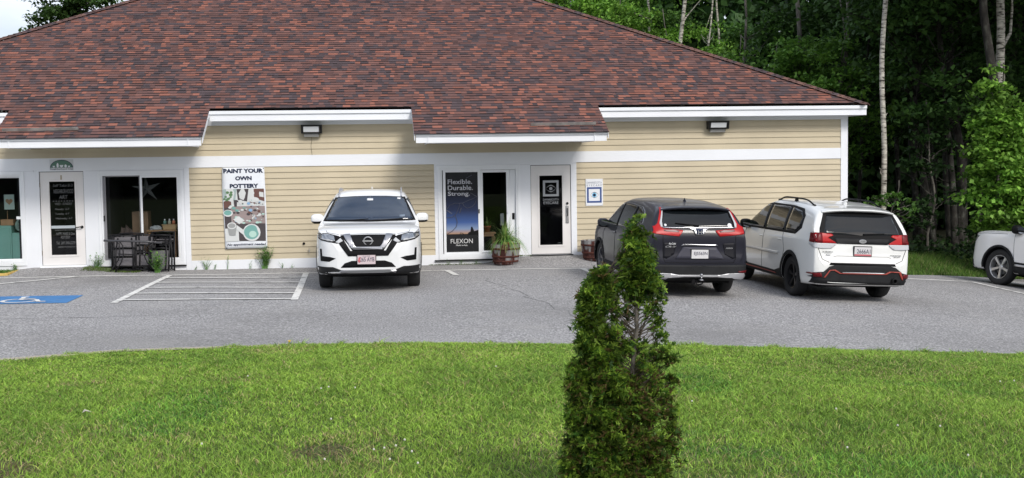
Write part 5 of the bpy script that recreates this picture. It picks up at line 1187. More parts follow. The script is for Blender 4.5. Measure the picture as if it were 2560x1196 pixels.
r4.patch('side_window', [(1.05,1.20),(.15,1.20),(.15,1.63),(.42,1.60),(.75,1.42)], 'left', m_cglass, mirror=True); r4.patch('side_window', [(.05,1.20),(-.85,1.21),(-.85,1.66),(.05,1.65)], 'left', m_cglass, mirror=True); r4.patch('side_window', [(-.98,1.21),(-1.85,1.24),(-1.75,1.56),(-.98,1.66)], 'left', m_cglass, mirror=True)
for a, c in (((-.915,1.20),(-.915,1.66)),((.10,1.19),(.10,1.65))): r4.gap('door_pillar', [a, c], 'left', .03, mirror=True)
r4.patch('rear_window', [(-.74,1.24),(.74,1.24),(.62,1.60),(-.62,1.60)], 'rear', m_cglass)
r4.patch('headlamp', [(.50,.92),(.60,.86),(.90,.90),(.93,1.02),(.80,1.03),(.55,.99)], 'front', m_hl, off=.008, mirror=True); r4.patch('grille', [(-.48,1.02),(.48,1.02),(.40,.70),(-.40,.70)], 'front', m_black); r4.patch('tail_lamp', [(.92,1.12),(.60,1.12),(.58,.95),(.92,.97)], 'rear', m_red, off=.012, mirror=True)
r4.patch('front_skirt', [(-.90,.30),(.90,.30),(.90,.48),(-.90,.48)], 'front', m_clad, off=.008)
r4.patch('sill_cladding', [(-.98,.27),(.98,.27),(.98,.55),(-.98,.55)], 'left', m_clad, off=.008, mirror=True); r4.patch('sill_chrome', [(-.95,.465),(.95,.465),(.95,.505),(-.95,.505)], 'left', m_silver, off=.024, mirror=True)
r4.arches(m_clad, .432, .48)
r4.gap('bonnet_gap', [(1.30,1.13),(2.0,1.085),(2.2,1.05)], 'left', mirror=True)
r4.gap('door_gap', [(1.0,.55),(1.06,.95),(1.08,1.17)], 'left', mirror=True); r4.gap('door_gap', [(.10,.55),(.10,1.18)], 'left', mirror=True); r4.gap('door_gap', [(-.9,1.18),(-1.0,.8),(-.95,.55)], 'left', mirror=True)
for xx in (.28,-.70): r4.gap('door_handle', [(xx,1.04),(xx-.19,1.045)], 'left', .016, m_silver, mirror=True, parent=r4.root)
r4.mirror_caps(.98, 1.25, m_black, size=1.12)
hd = math.radians(90+16.6); r4.place(13.72-1.43*math.cos(hd)+.87*math.sin(hd), -1.93-1.43*math.sin(hd)-.87*math.cos(hd), hd)
# ------------------------------------------------------------ grass
def blades(n, xy_z, h, w_, lean, rs, wscale=None):
    """n blades: root points (n,3) -> three-segment bent ribbons (7 verts as two quads and a narrow tip quad)"""
    root = xy_z; a = rs.uniform(0, 2*np.pi, n); f = rs.uniform(0, 2*np.pi, n); H = h*rs.uniform(.45, 1.25, n); W_ = w_*rs.uniform(.7, 1.3, n)
    if wscale is not None: W_ = W_*wscale
    ln = lean*rs.uniform(.1, 1.2, n)*H
    dx, dy = np.cos(a), np.sin(a); sx_, sy_ = np.cos(f)*W_/2, np.sin(f)*W_/2
    V = np.zeros((n, 6, 3), np.float32)
    for k, (t, ws_) in enumerate(((0, 1), (.55, .9), (1, .12))):
        cx_ = root[:,0]+dx*ln*t*t; cy_ = root[:,1]+dy*ln*t*t; cz_ = root[:,2]+H*(t-.18*t*t*lean)
        V[:,2*k,0] = cx_-sx_*ws_; V[:,2*k,1] = cy_-sy_*ws_; V[:,2*k,2] = cz_
        V[:,2*k+1,0] = cx_+sx_*ws_; V[:,2*k+1,1] = cy_+sy_*ws_; V[:,2*k+1,2] = cz_
    base = (np.arange(n)*6)[:,None]; F = np.concatenate([base+np.array([0,1,3,2]), base+np.array([2,3,5,4])], 1).reshape(-1, 4)
    return V.reshape(-1, 3), F
def vnoise(x, y, s, seed):
    r_ = np.random.default_rng(seed); out = np.zeros_like(x)
    for k in range(7):
        a = r_.uniform(0, 2*np.pi); f = s*r_.uniform(.5, 1.7); out += np.sin((x*np.cos(a)+y*np.sin(a))*f+r_.uniform(0, 6.28))
    return out/3.2
ex = np.array([p[0] for p in EDGE]); ey = np.array([p[1] for p in EDGE])
def zlawn_np(X, Y):
    e = np.interp(X, ex, ey); t = np.maximum(0, e-Y)
    a = np.clip(X-3.5, 0, 14); d = np.maximum(0, -e-2); zl = -.0055*a*a+.008*np.clip(-X, 0, 14)-.02*d*np.clip((X-1)/5, 0, 1)*np.where(d < 6, 1, 6/np.maximum(d, .01))
    return zl*np.exp(-t/6)+.01+.60*(1-np.exp(-t/8.5))+.012*np.sin(X*1.7+Y)*np.minimum(1, t)
N = 440000
rs = np.random.default_rng(21)
NC = 1280000; X = rs.uniform(-12, 15, NC); t = rs.power(1, NC)*11.0; e = np.interp(X, ex, ey)-.40*np.clip((.5-X)/5, 0, 1)*(.8+.4*np.sin(X*5)*np.sin(X*2.3)); Y = e-t-.02*rs.random(NC)+np.where(t < .12, .07*vnoise(X, X*0, 11, 52)+.05, 0)
# keep what the place in front of the camera shows, with a margin
depth = Y+26.79; keep = (depth > 2.6) & (X > -.42*depth-3.6+.118*depth*.9) & (X < .60*depth+3.6)
X, Y = X[keep], Y[keep]; t = (np.interp(X, ex, ey)-Y); n = len(X)
hm = .050*(1+.35*vnoise(X, Y, 1.6, 3))*np.clip(.75+t*1.2, .75, 1)*np.where((t < .25) & (vnoise(X, Y, 9, 51) > .6), 1.9, 1)+.010*(vnoise(X, Y, 7, 9) > .8)
depth = Y+26.79
V, F = blades(n, np.stack([X, Y, zlawn_np(X, Y)], 1), hm, .0056, 1.35, rs, np.clip(depth/8, .8, 1.7))
p1, p2, p3 = vnoise(X, Y, 1.1, 5), vnoise(X, Y, 3.3, 6), vnoise(X, Y, 9, 7)
u = rs.random(n); bri = np.array([.38,.58,.085]); mid = np.array([.16,.28,.04]); drk = np.array([.13,.26,.04]); dry = np.array([.46,.38,.19]); yel = np.array([.42,.48,.11])
s_ = np.clip(.55+.15*p1+.14*p2+.12*p3+.35*(u-.5), 0, 1)[:,None]
col = drk*(1-s_)+bri*s_; m_ = rs.random(n)
dryp = np.clip(.05+.10*(vnoise(X, Y, 1.4, 15) > .55)+.22*(vnoise(X, Y, 2.6, 31) > 1.05), 0, .5)
col = np.where((m_ < dryp)[:,None], dry, col); col = np.where((m_ > .93)[:,None], yel, col)
clov = np.clip((vnoise(X, Y, 2.0, 44)-.75+.25*vnoise(X, Y, 8, 45))*2, 0, 1)[:,None]; clov = (rs.random((n,1)) < clov*.5); col = np.where(clov, col*np.array([.55,.80,.75]), col)
# shade of the colour by side, left side a little duller
col = col*rs.uniform(.35, 1.45, (n, 1)); col = np.repeat(col, 2, 0)
# bare scraped patches
bare = np.zeros(n, bool)
for bx0, by0, br in ((-2.35,-19.2,.28),(-.35,-18.9,.20),(-2.55,-19.0,.2)): bare |= ((X-bx0)**2+((Y-by0)*.8)**2 < br**2) & (rs.random(n) < .85)
col2 = np.repeat(bare, 2)[:,None]; col = np.where(col2, np.array([.24,.19,.10])*rs.uniform(.4,1.3,(len(col),1)), col); Vv = V.reshape(n, 6, 3); Vv[bare,:,2] = Vv[bare,0:1,2]+(Vv[bare,:,2]-Vv[bare,0:1,2])*.45; V = Vv.reshape(-1, 3); Fk = np.ones(2*n, bool)
tag(np_mesh('lawn_grass', V, F[Fk], m_blade, col[Fk]), 'short green lawn grass with pale and dry patches', 'grass', kind='stuff')
# verge beside the forest: taller grass
N2 = 60000; X = rs.uniform(10.9, 26, N2); bx = np.array([p[0] for p in BACK]); byy = np.array([p[1] for p in BACK])
Y = np.interp(X, bx, byy)+rs.power(1.0, N2)*3.4; tt = Y-np.interp(X, bx, byy); k_ = ~((X < 11.35) & (Y > .0)); X, Y, tt = X[k_], Y[k_], tt[k_]; n = len(X)
def zg_np(X, Y): a = np.clip(X-3.5, 0, 14); return -.0055*a*a-.02
hm = .09+.28*np.clip(tt/1.5, 0, 1)*(1+.4*vnoise(X, Y, 3, 8))
V, F = blades(n, np.stack([X, Y, zg_np(X, Y)], 1), hm, .013, .55, rs)
u = rs.random((n, 1)); col = np.array([.05,.12,.02])*(1-u)+np.array([.17,.30,.05])*u; col = np.where(rs.random((n,1)) > .9, np.array([.28,.27,.12]), col)*rs.uniform(.7, 1.2, (n,1))
tag(np_mesh('verge_grass', V, F, m_blade, np.repeat(col, 2, 0)), 'taller green grass growing between the lot and the wood', 'grass', kind='stuff')
# ground strip under the verge
grid_sheet('verge', [10.9+i*.5 for i in range(40)], lambda x: (back_y(x)-.05, back_y(x)+4.5), 8, lambda x, y: zlot(x, 0)-.03, m_soil)

# ------------------------------------------------------------ leaves, trunks, trees
LF = np.array([[-.5,0,0],[-.1,.36,.06],[.5,0,0],[-.1,-.36,.06]])
def leaf_cloud(cent, size, rs, flat=.55, jitter=.25, shape=LF):
    n = len(cent); sz = size*rs.uniform(1-jitter, 1+jitter, n)
    yaw = rs.uniform(0, 2*np.pi, n); pit = rs.normal(-.35, flat, n); rol = rs.normal(0, flat, n)
    cy_, sy_, cp, sp, cr_, sr = np.cos(yaw), np.sin(yaw), np.cos(pit), np.sin(pit), np.cos(rol), np.sin(rol)
    V = np.zeros((n, 4, 3), np.float32)
    for k in range(4):
        x, y, z = shape[k]; y1 = y*cr_-z*sr; z1 = y*sr+z*cr_; x2 = x*cp-z1*sp; z2 = x*sp+z1*cp; x3 = x2*cy_-y1*sy_; y3 = x2*sy_+y1*cy_
        V[:,k,0] = cent[:,0]+x3*sz; V[:,k,1] = cent[:,1]+y3*sz; V[:,k,2] = cent[:,2]+z2*sz
    return V.reshape(-1, 3), np.arange(n*4).reshape(-1, 4)
def crown_points(rs, centre, rad, n, nclump, csize, gaps=.25, flatc=.45, bottom_heavy=0):
    """clumps of leaves set through an uneven ellipsoid, mostly towards its outside"""
    d = rs.normal(size=(nclump, 3)); d /= np.linalg.norm(d, axis=1)[:,None]; r_ = rs.uniform(.25, 1.0, nclump)**.5
    lump = 1+.22*np.sin(d[:,0]*4+centre[0])+.18*np.sin(d[:,2]*5+d[:,1]*3+centre[1])
    cc = np.array(centre)+d*np.array(rad)*(r_*lump)[:,None]
    w_ = rs.uniform(.3, 1.6, nclump); w_ /= w_.sum(); idx = rs.choice(nclump, n, p=w_)
    off = rs.normal(size=(n, 3))*csize*np.array([1, 1, flatc])
    return cc[idx]+off, cc, idx
def wobble(p0, p1, n, amp, r_):
    p0, p1 = Vector(p0), Vector(p1); P = []
    ph = [r_.uniform(0, 6) for _ in range(4)]
    for k in range(n+1):
        t_ = k/n; q = p0.lerp(p1, t_); q += Vector((amp*(math.sin(t_*7+ph[0])+.6*math.sin(t_*15+ph[1])), amp*(math.sin(t_*6+ph[2])+.5*math.sin(t_*13+ph[3])), 0))*min(1, 3*t_); P.append(q)
    return P
PX = 1/3000
m_barkd = noise_mix('dark_mossy_bark', [(.35, (.012,.011,.010)), (.52, (.035,.032,.028)), (.62, (.07,.07,.06)), (.72, (.16,.16,.14))], 6, 8, .95, bump=(14, .7, .03), stretch=(1,1,.5))
def at(px, depth):                       # ground position seen at picture column px, depth metres away
    xc = (px-1280)*PX*depth; return xc*math.cos(YAW)+depth*math.sin(YAW), depth*math.cos(YAW)-xc*math.sin(YAW)-26.79
def gz(x, y): return zlot(min(x, 18), 0)-.05 if x > 11 else -.08
def tree(name, label, x, y, height, r0, bark, lean=(0, 0), wob=.12, crown=None, leafcol=None, limbs=(), group=None, seed=1, size=.16, cat='tree', fork=None, rtop=.45):
    r_ = random.Random(seed); rs = np.random.default_rng(seed); z0 = gz(x, y)
    t = thing(name, label, cat, (x, y, z0), group=group)
    P = wobble((x, y, z0-.1), (x+lean[0], y+lean[1], z0+height), 14, wob, r_); b = MB(); rad = [r0*(1-(1-rtop)*k/14)*(1.25 if k == 0 else 1) for k in range(15)]
    b.tube(P, rad, 9); b.build('trunk', bark, t, smooth=True)
    br = MB()
    for (h0, dx, dy, dz, rr_) in limbs:
        k = min(13, int(h0/height*14)); a = P[k]; c_ = a+Vector((dx, dy, dz)); Q = wobble(a, c_, 6, .06*Vector((dx,dy,dz)).length, r_); br.tube(Q, [rr_*(1-.13*j) for j in range(7)], 6)
    ccs = []
    if crown:
        V_, F_, C_ = [], [], []; nV = 0
        for (c0, rd, n, ncl, cs) in crown:
            c_ = np.array([x+c0[0], y+c0[1], z0+c0[2]]); pts, cc, idx = crown_points(rs, c_, rd, n, ncl, cs)
            pts[:,2] = np.maximum(pts[:,2], z0+.1)
            v, f = leaf_cloud(pts, size, rs, .5); V_.append(v); F_.append(f+nV); nV += len(v)
            tone = rs.uniform(.55, 1.35, ncl)[idx][:,None]; u = rs.random((n,1)); lo, hi = np.array(leafcol[0]), np.array(leafcol[1]); C_.append((lo*(1-u)+hi*u)*tone)
            for q in cc[::max(1, len(cc)//14)]:
                k = max(2, min(13, int((q[2]-z0-.3*np.linalg.norm(q[:2]-np.array([x, y])))/height*14))); a = P[k]; br.tube(wobble(a, Vector(q), 5, .05, r_), [max(.006, r0*.28*(1-.17*j)) for j in range(6)], 5)
        np_mesh('crown', np.concatenate(V_), np.concatenate(F_), m_leaf, np.concatenate(C_), t)
    if br.v: br.build('branch', bark, t, smooth=True)
    return t, P
GB = ((.07,.17,.028), (.20,.38,.06)); GM = ((.045,.115,.022), (.13,.27,.045)); GD = ((.018,.046,.014), (.048,.105,.026)); GD2 = ((.026,.066,.016), (.070,.15,.032))
GY = ((.09,.22,.026), (.26,.47,.07))
# tall wood behind and beside the building: crowns mostly above the picture, their trunks in it
specs = []   # px, depth, height, r0, birch?, lean, label
g_b = 'birches behind the building'
def add_tree(px, dp, h, r0, bark, lean, label, crown, col, group=None, limbs=(), seed=0, size=.16, name='birch_tree', wob=.12, rtop=.45):
    x, y = at(px, dp); return tree(name, label, x, y, h, r0, bark, lean, wob, crown, col, limbs, group, seed or int(px+dp*7), size, rtop=rtop)
# birches over the right half of the roof
add_tree(1627, 50, 12, .085, m_birch, (-.2,0), 'thin pale birch left of the thick white birch above the roof', [((0,.3,7.2),(1.5,1.5,2.4),4200,34,.30)], GY, g_b)
add_tree(1708, 49, 13, .125, m_birch, (.1,0), 'thickest white birch rising above the middle of the roof slope', [((-.9,.2,6.6),(.8,.8,1.0),1100,12,.22),((.3,.5,11.5),(2,2,2),2500,22,.4)], GY, g_b, limbs=[(6.2,-.5,0,.9,.03)])
add_tree(1778, 50, 12, .06, m_birch, (.05,0), 'slim birch stem just right of the thick white birch', [((.2,.2,6.9),(1.1,1.2,1.8),2600,24,.28)], GY, g_b)
add_tree(1797, 51, 12, .075, m_birch, (.15,0), 'slim birch with a forked top over the roof slope', [((.1,.2,5.6),(1.0,1.0,.8),1500,16,.25)], GY, g_b, limbs=[(6.6,-.55,0,3.2,.05)])
add_tree(1500, 52, 12, .04, m_bark, (.3,0), 'thin grey sapling nearest the top of the roof slope', [((0,.2,9.2),(2.2,1.6,1.8),4600,34,.32)], GB, 'saplings behind the roof')
add_tree(1400, 53, 13, .05, m_bark, (.2,0), 'leafy sapling at the left end of the wood behind the roof', [((0,.2,9.6),(2.4,1.6,2.0),4600,34,.34)], GB, 'saplings behind the roof')
add_tree(1560, 55, 13, .07, m_bark, (-.3,0), 'dark leafy tree behind the thin sapling and the thin birch', [((0,.2,8.6),(2.6,2.0,2.8),5200,34,.40)], GM, 'broadleaf trees behind the building')
add_tree(1670, 56, 13, .07, m_bark, (-.2,0), 'dark leafy tree behind the thick white birch', [((0,.2,7.8),(2.6,2.0,3.0),5200,34,.40)], GM, 'broadleaf trees behind the building')
add_tree(1480, 57, 14, .09, m_bark, (-.2,0), 'broad leafy tree filling the gap above the upper roof slope', [((0,.2,9.8),(3.2,2.0,3.0),5600,40,.42)], GM, 'broadleaf trees behind the building')
add_tree(1885, 45, 13, .07, m_bark, (-.6,0), 'dark tree with bare crossing twigs above the lower roof slope', [((.2,.4,6.2),(1.5,1.5,2.4),3600,34,.32)], GM, 'broadleaf trees behind the building', limbs=[(4.5,-1.4,0,2.2,.025),(4.5,-1.0,0,2.6,.02),(4.2,-.8,.2,2.8,.02)])
add_tree(1996, 42, 13, .115, m_bark, (-.15,0), 'upright mossy trunk with bright leaves over the lower roof slope', [((.1,-.4,5.6),(1.7,1.2,1.9),5200,46,.26)], GB, 'broadleaf trees behind the building')
add_tree(2042, 40, 12, .10, m_bark, (1.6,.2), 'tree with a trunk slanting to the right above the lower roof edge', [((.8,-.3,5.0),(1.5,1.2,2.0),4600,42,.26)], GB, 'broadleaf trees behind the building')
add_tree(2105, 41, 11, .05, m_bark, (.2,.2), 'small leafy tree whose twigs reach over the right roof corner', [((-.2,-.3,4.0),(1.5,1.2,1.7),2600,34,.24)], GM, 'broadleaf trees behind the building')
for px_, dp_, z_, lab in ((1425,48,8.6,'bright leafy sapling close behind the roof near its peak'),(1555,48,7.6,'bright leafy sapling just behind the roof left of the thin birch'),(1665,48,6.7,'bright leafy sapling behind the roof between the two white birches'),(1850,44,5.4,'bright leafy sapling low behind the roof slope right of the forked birch'),(1940,42,5.0,'leafy sapling low behind the roof left of the mossy trunk')):
    add_tree(px_, dp_, z_+2, .035, m_bark, (.1,0), lab, [((0,0,z_),(1.5,1.0,1.3),2600,30,.24)], GY if px_ < 1800 else GB, 'saplings behind the roof')
# the right edge of the wood
add_tree(2208, 31.5, 11, .072, m_birch, (.10,0), 'lone white birch with stub branches between the building and the big shrub', [((0,.4,9.6),(1.9,1.6,1.6),2600,22,.34)], GM, 'birches at the edge of the wood', limbs=[(2.95,-.16,-.05,.30,.022),(2.35,.22,-.05,.45,.022),(4.1,.10,0,.14,.02)], wob=.07, rtop=.75)
for px, dp, r0, ln, lab in [(2345,36,.13,(-1.5,0),'dark trunk leaning left beside the lone white birch'),(2395,35,.13,(-1.0,0),'pale-mottled trunk leaning left toward the double trunk'),(2383,37,.16,(-.2,.4),'left stem of the dark double trunk'),(2412,37,.14,(.15,.4),'right stem of the dark double trunk'),
                            (2450,40,.12,(.3,.3),'dark straight trunk behind the big shrub'),(2305,43,.10,(.2,0),'thin dark trunk deep in the wood right of the birch'),(2150,44,.09,(.3,0),'thin dark trunk deep in the wood by the roof corner'),(2255,46,.12,(-.2,0),'dark trunk far back between the birch and the leaning trunk'),(2335,48,.12,(.3,0),'dark trunk farthest back near the leaning trunk')]:
    add_tree(px, dp, 12, r0*.85, m_barkd, ln, lab, [((ln[0]*.8,.2,9.3),(3.0,2.8,2.4),5200,36,.50),((ln[0]*.5+.3,-.2,5.6),(1.7,1.5,1.8),1500,22,.30)], GD2, 'dark forest trunks', name='forest_tree', size=.20, limbs=[(3.2,-.9,.2,.5,.02),(4.6,1.1,.2,.7,.025),(5.4,-1.2,-.2,.6,.025)])
add_tree(2512, 33, 12, .13, m_birch, (-.25,0), 'forked white birch rising behind the big shrub', [((0,.4,9.4),(2.0,1.8,1.8),2400,22,.4)], GM, 'birches at the edge of the wood', limbs=[(4.9,.42,0,3.8,.09)], rtop=.7)
x, y = at(2300, 34)
tree('understorey_tree', 'small dark leafy sapling between the lone birch and the double trunk', *at(2325, 34.5), 4.8, .04, m_bark, (0,0), .08, [((0,0,3.0),(.55,.5,1.7),1100,26,.17)], GD, (), None, 77, .15)
tree('maple_shrub', 'tall bright green maple shrub above the white vehicle at the right edge', *at(2505, 29.8), 5.4, .05, m_bark, (-.1,0), .08, [((-.25,-.1,3.9),(.62,.6,1.25),3400,46,.15),((.1,-.1,2.5),(1.15,.9,1.5),6200,76,.17),((1.1,.3,2.9),(.8,.7,1.5),3000,40,.17),((.55,-.3,1.4),(1.0,.7,.9),2600,36,.17)], GY, (), None, 90, .135)
tree('maple_shrub', 'small leafy shrub showing over the roof of the white car by the building corner', *at(2225, 29.0), 2.2, .02, m_bark, (.2,0), .05, [((-.1,0,1.72),(.60,.25,.14),190,14,.07),((.5,0,1.40),(.28,.2,.28),70,8,.06)], GM, (), None, 91, .12)
tree('maple_shrub', 'dark leafy shrub at the foot of the big bright shrub', *at(2475, 31.0), 2.4, .03, m_bark, (.1,0), .05, [((.2,0,1.5),(1.0,.6,.9),1300,26,.18)], GD, (), None, 92, .13)
# unseen upper canopy of the wood, close behind the edge: real trees whose crowns stand above the picture
for i, (x, y, h) in enumerate([(16.2,2.6,14),(19.8,2.2,14),(23.5,5,14),(17.6,7.4,14.5),(21.5,10.5,15),(26,8,14),(19.4,13,15),(24,15.5,16),(29,12,15),(22.5,20.5,16),(27,21,16)]):
    tree('canopy_tree', 'tall dark forest tree standing %s the wood beside the building' % ('at the edge of' if i < 3 else 'inside'), x, y, h-2, .15, m_barkd, (.3*(i % 3-1),.2), .12, [((0,0,h-3.2),(3.2,3.0,3.2),9500,60,.60)], GD, (), 'tall trees of the wood', 200+i, .26)
# far wood as one mass
rs = np.random.default_rng(99); pts = []
for (x0, x1, y0, y1, z1, n) in [(13.5,62,30,40,19,64000),(6,14,27,36,12.5,15000),(30,62,12,30,17,22000),(13,34,26,30,9,15000)]:
    p = np.stack([rs.uniform(x0, x1, n), rs.uniform(y0, y1, n), rs.uniform(-1.2, 1, n)], 1)
    top = z1*(.82+.18*np.sin(p[:,0]*.9)*np.sin(p[:,0]*.37+1)+.12*np.sin(p[:,0]*2.3)); p[:,2] = -1+(top+1)*rs.power(1.15, n)
    pts.append(p)
pts = np.concatenate(pts)
# a few holes where the sky comes through
for px, py, rr_ in ((2255,50,9),(2240,60,7),(2340,30,8),(2370,40,6),(1812,45,10),(1826,75,8),(2545,40,9),(2300,22,6),(2272,75,5)):
    xc_, yc_ = (px-1280)/3000, (598-py)/3000; d_ = np.array(rt)*xc_+np.array(up)*yc_+np.array(fw); q = pts-np.array([0,-26.79,2.22]); q /= np.linalg.norm(q, axis=1)[:,None]; d_ /= np.linalg.norm(d_)
    pts = pts[np.arccos(np.clip(q@d_, -1, 1)) > rr_/3000]
v, f = leaf_cloud(pts, .62, rs, .7); u = rs.random((len(pts),1)); tone = (1+.5*vnoise(pts[:,0], pts[:,2]*1.6, 1.4, 3))[:,None].clip(.3, 1.8)
lft = np.clip((13.5-pts[:,0]+.0*pts[:,1])/2, 0, 1)[:,None]
tag(np_mesh('far_wood', v, f, m_leaf, (np.array([.022,.056,.016])*(1-u)+np.array([.056,.125,.032])*u)*tone*(1+1.3*lft)), 'dense dark wood filling the background behind the trees', 'wood', kind='stuff')
# lower thicket in front of it, one mass
p = np.stack([rs.uniform(11.6, 30, 9000), rs.uniform(3.6, 9, 9000), rs.power(.6, 9000)*.6-.75], 1); v, f = leaf_cloud(p, .16, rs, .6); u = rs.random((9000,1))
tag(np_mesh('undergrowth', v, f, m_leaf, np.array([.012,.030,.010])*(1-u)+np.array([.04,.085,.02])*u), 'low leafy undergrowth along the foot of the wood', 'undergrowth', kind='stuff')
# unseen wood added behind the camera to darken reflections in glass and car paint
n_ = 42000; a_ = rs.uniform(-1.25, 1.25, n_); d_ = rs.uniform(52, 64, n_); top = 13*(.8+.2*np.sin(a_*23)+.12*np.sin(a_*57)); p = np.stack([np.sin(a_)*d_, -27-np.cos(a_)*d_, -1+(top+1)*rs.power(1.0, n_)], 1)
v, f = leaf_cloud(p, 1.15, rs, .8); u = rs.random((n_,1)); tag(np_mesh('added_reflection_wood', v, f, m_leaf, np.array([.02,.05,.015])*(1-u)+np.array([.05,.11,.03])*u), 'unseen wood added behind the viewer to darken reflections', 'wood', kind='stuff')
# trees against the sky at the left
tree('sky_tree', 'leafy tree with bare twigs standing against the sky behind the left roof slope', *at(165, 47), 9.6, .10, m_bark, (.4,0), .15, [((-.25,0,7.7),(1.15,.9,1.0),2600,34,.24),((1.3,.2,8.6),(1.2,.9,1.0),3000,34,.24),((.3,0,9.3),(1.4,.9,.9),2600,26,.25)], ((.03,.075,.02),(.08,.15,.035)), [(6.6,-2.2,0,1.2,.03),(6.8,-1.6,0,.4,.02),(7.6,2.6,0,1.5,.025)], 'trees behind the left roof slope', 301, .17)
tree('sky_tree', 'small leafy treetop just above the roof edge at the far left', *at(35, 47), 7.6, .05, m_bark, (.1,0), .1, [((0,0,6.9),(.65,.5,.35),700,14,.15),((-.6,0,6.4),(.5,.4,.3),400,8,.15)], ((.03,.075,.02),(.08,.15,.035)), [(6.4,-.5,0,.6,.012)], 'trees behind the left roof slope', 302, .15)

# ------------------------------------------------------------ young cedar on the lawn
cx_, cy_ = at(1562, 6.25); cz_ = zlawn(cx_, cy_)
t = thing('cedar_shrub', 'young cedar with two leaders and thinning lower branches in the lawn', 'shrub', (cx_, cy_, cz_-.02))
rc = random.Random(17); rs = np.random.default_rng(17); K = 6.25/3000     # metres per picture pixel at the shrub
def hz(py): return 2.22-(py-407)*K-cz_                                    # height above its foot
def rx(px): return (px-1562)*K
trk = MB(); P1 = [Vector((cx_+rx(a), cy_+b_*.01, cz_+hz(c_))) for a, b_, c_ in [(1560,0,1240),(1566,1,1120),(1575,2,1000),(1583,1,900),(1592,0,820),(1590,0,760),(1588,0,690),(1585,0,620),(1587,0,560)]]
trk.tube(P1, [.018,.016,.014,.012,.010,.008,.006,.004,.002], 8); P2 = [P1[1], Vector((cx_+rx(1535),cy_+.02,cz_+hz(1020))), Vector((cx_+rx(1512),cy_+.02,cz_+hz(900))), Vector((cx_+rx(1500),cy_+.01,cz_+hz(780))), Vector((cx_+rx(1500),cy_,cz_+hz(700)))]
trk.tube(P2, [.014,.012,.010,.007,.003], 7); trk.build('trunk', principled('cedar_bark', (.13,.115,.10), .9, var=(30,.25)), t, smooth=True)
lobes = [ # px, py, rx px, ry px, density weight, dy
 (1587,580,11,22,1.2,0),(1588,615,24,28,1.2,0),(1592,655,38,32,1.1,0),(1598,695,44,30,1.0,0),(1610,725,38,26,.7,0),(1565,715,26,30,.8,.02),(1500,712,30,32,1.1,0),(1478,745,30,28,1.0,0),(1512,760,30,30,.8,0),(1470,800,34,30,.9,0),(1505,830,34,32,.7,0),(1462,865,26,30,.8,0),
 (1590,760,20,30,.34,.03),(1645,765,24,14,.22,0),(1660,805,18,16,.22,.02),(1625,795,16,22,.25,0),(1645,845,18,14,.25,0),(1565,810,18,26,.16,.04),(1560,870,40,32,.45,.04),(1500,900,54,40,1.0,0),(1605,890,38,32,.26,0),(1655,885,26,22,.18,0),(1680,905,16,14,.2,0),(1450,930,34,26,.8,0),(1440,965,24,28,.8,0),(1520,965,62,46,1.0,0),(1605,960,52,40,.36,0),(1668,955,22,22,.16,0),(1650,1000,34,22,.24,0),
 (1436,1040,30,36,.8,0),(1500,1050,62,46,1.1,0),(1590,1050,60,44,.7,0),(1670,1040,26,30,.32,0),(1430,1120,30,34,.8,0),(1500,1130,74,46,1.1,0),(1595,1130,70,46,.8,0),(1668,1110,28,32,.36,0),(1690,1150,16,22,.2,0),(1425,1180,28,30,.8,0),(1530,1200,100,48,1.1,0),(1640,1190,44,36,.55,0),(1540,1250,100,40,1.0,0)]
tot = sum(l[2]*l[3]*l[4] for l in lobes); NS = 34000; cen = []; brn = MB(); dirs = []
for (px, py, ax_, ay_, wt, dy) in lobes:
    n = max(4, int(NS/16*ax_*ay_*wt/tot)); d = rs.normal(size=(n,3)); d /= np.linalg.norm(d, axis=1)[:,None]; r_ = rs.uniform(.35, 1, n)**.45
    lump = 1+.20*np.sin(d[:,0]*6+px)+.20*np.sin(d[:,2]*7+py)+.1*np.sin(d[:,1]*9)
    q = d*(r_*lump)[:,None]*np.array([ax_*K*.80, ax_*K*.80, ay_*K])+np.array([cx_+rx(px), cy_+dy, cz_+hz(py)]); q0 = q
    cen.append(np.repeat(q, 16, 0)+rs.normal(size=(n*16,3))*np.array([.013,.013,.014])); dirs.append(np.repeat(d, 16, 0))
    for _ in range(8):
        S_ = rc.choice([P1, P1, P2]); zt__ = cz_+hz(py)-rc.uniform(.06,.22); kk = max(0, min(len(S_)-2, sum(1 for p in S_ if p.z < zt__)-1)); a = S_[kk].lerp(S_[kk+1], min(1, max(0, (zt__-S_[kk].z)/max(1e-6, S_[kk+1].z-S_[kk].z)))); c_ = q0[rc.randrange(n)]; brn.tube(wobble(a, Vector(c_), 5, .008, rc), [.0032,.0028,.0022,.0018,.0014,.001], 4)
cen = np.concatenate(cen); dirs = np.concatenate(dirs); n = len(cen)
brn.build('twigs', principled('cedar_twig', (.07,.055,.04), .9), t)
# each spray is a flat fan of scale-leaf fingers
axis = dirs*.75+np.array([0,0,.9])+rs.normal(size=(n,3))*.45; axis /= np.linalg.norm(axis, axis=1)[:,None]
side = np.cross(axis, rs.normal(size=(n,3))); side /= np.linalg.norm(side, axis=1)[:,None]; nrm = np.cross(axis, side)
Vs = []; Cs = []; nf = 6; L_ = .023*rs.uniform(.6, 1.4, n)
tone = np.clip(1+.35*np.sin(cen[:,0]*31+cen[:,2]*23)+.25*np.sin(cen[:,2]*57), .45, 1.7); brown = (rs.random(n) < np.clip(.05+.16*(cen[:,2]-cz_ < .75)*(cen[:,0]-cx_ > -.02)+.06*(cen[:,2]-cz_ < .8), 0, 1))
u = rs.random((n,1)); base = (np.array([.028,.075,.012])*(1-u**1.5)+np.array([.22,.33,.04])*u**1.5)*tone[:,None]; base = np.where(brown[:,None], np.array([.14,.10,.04])*rs.uniform(.6,1.2,(n,1)), base)
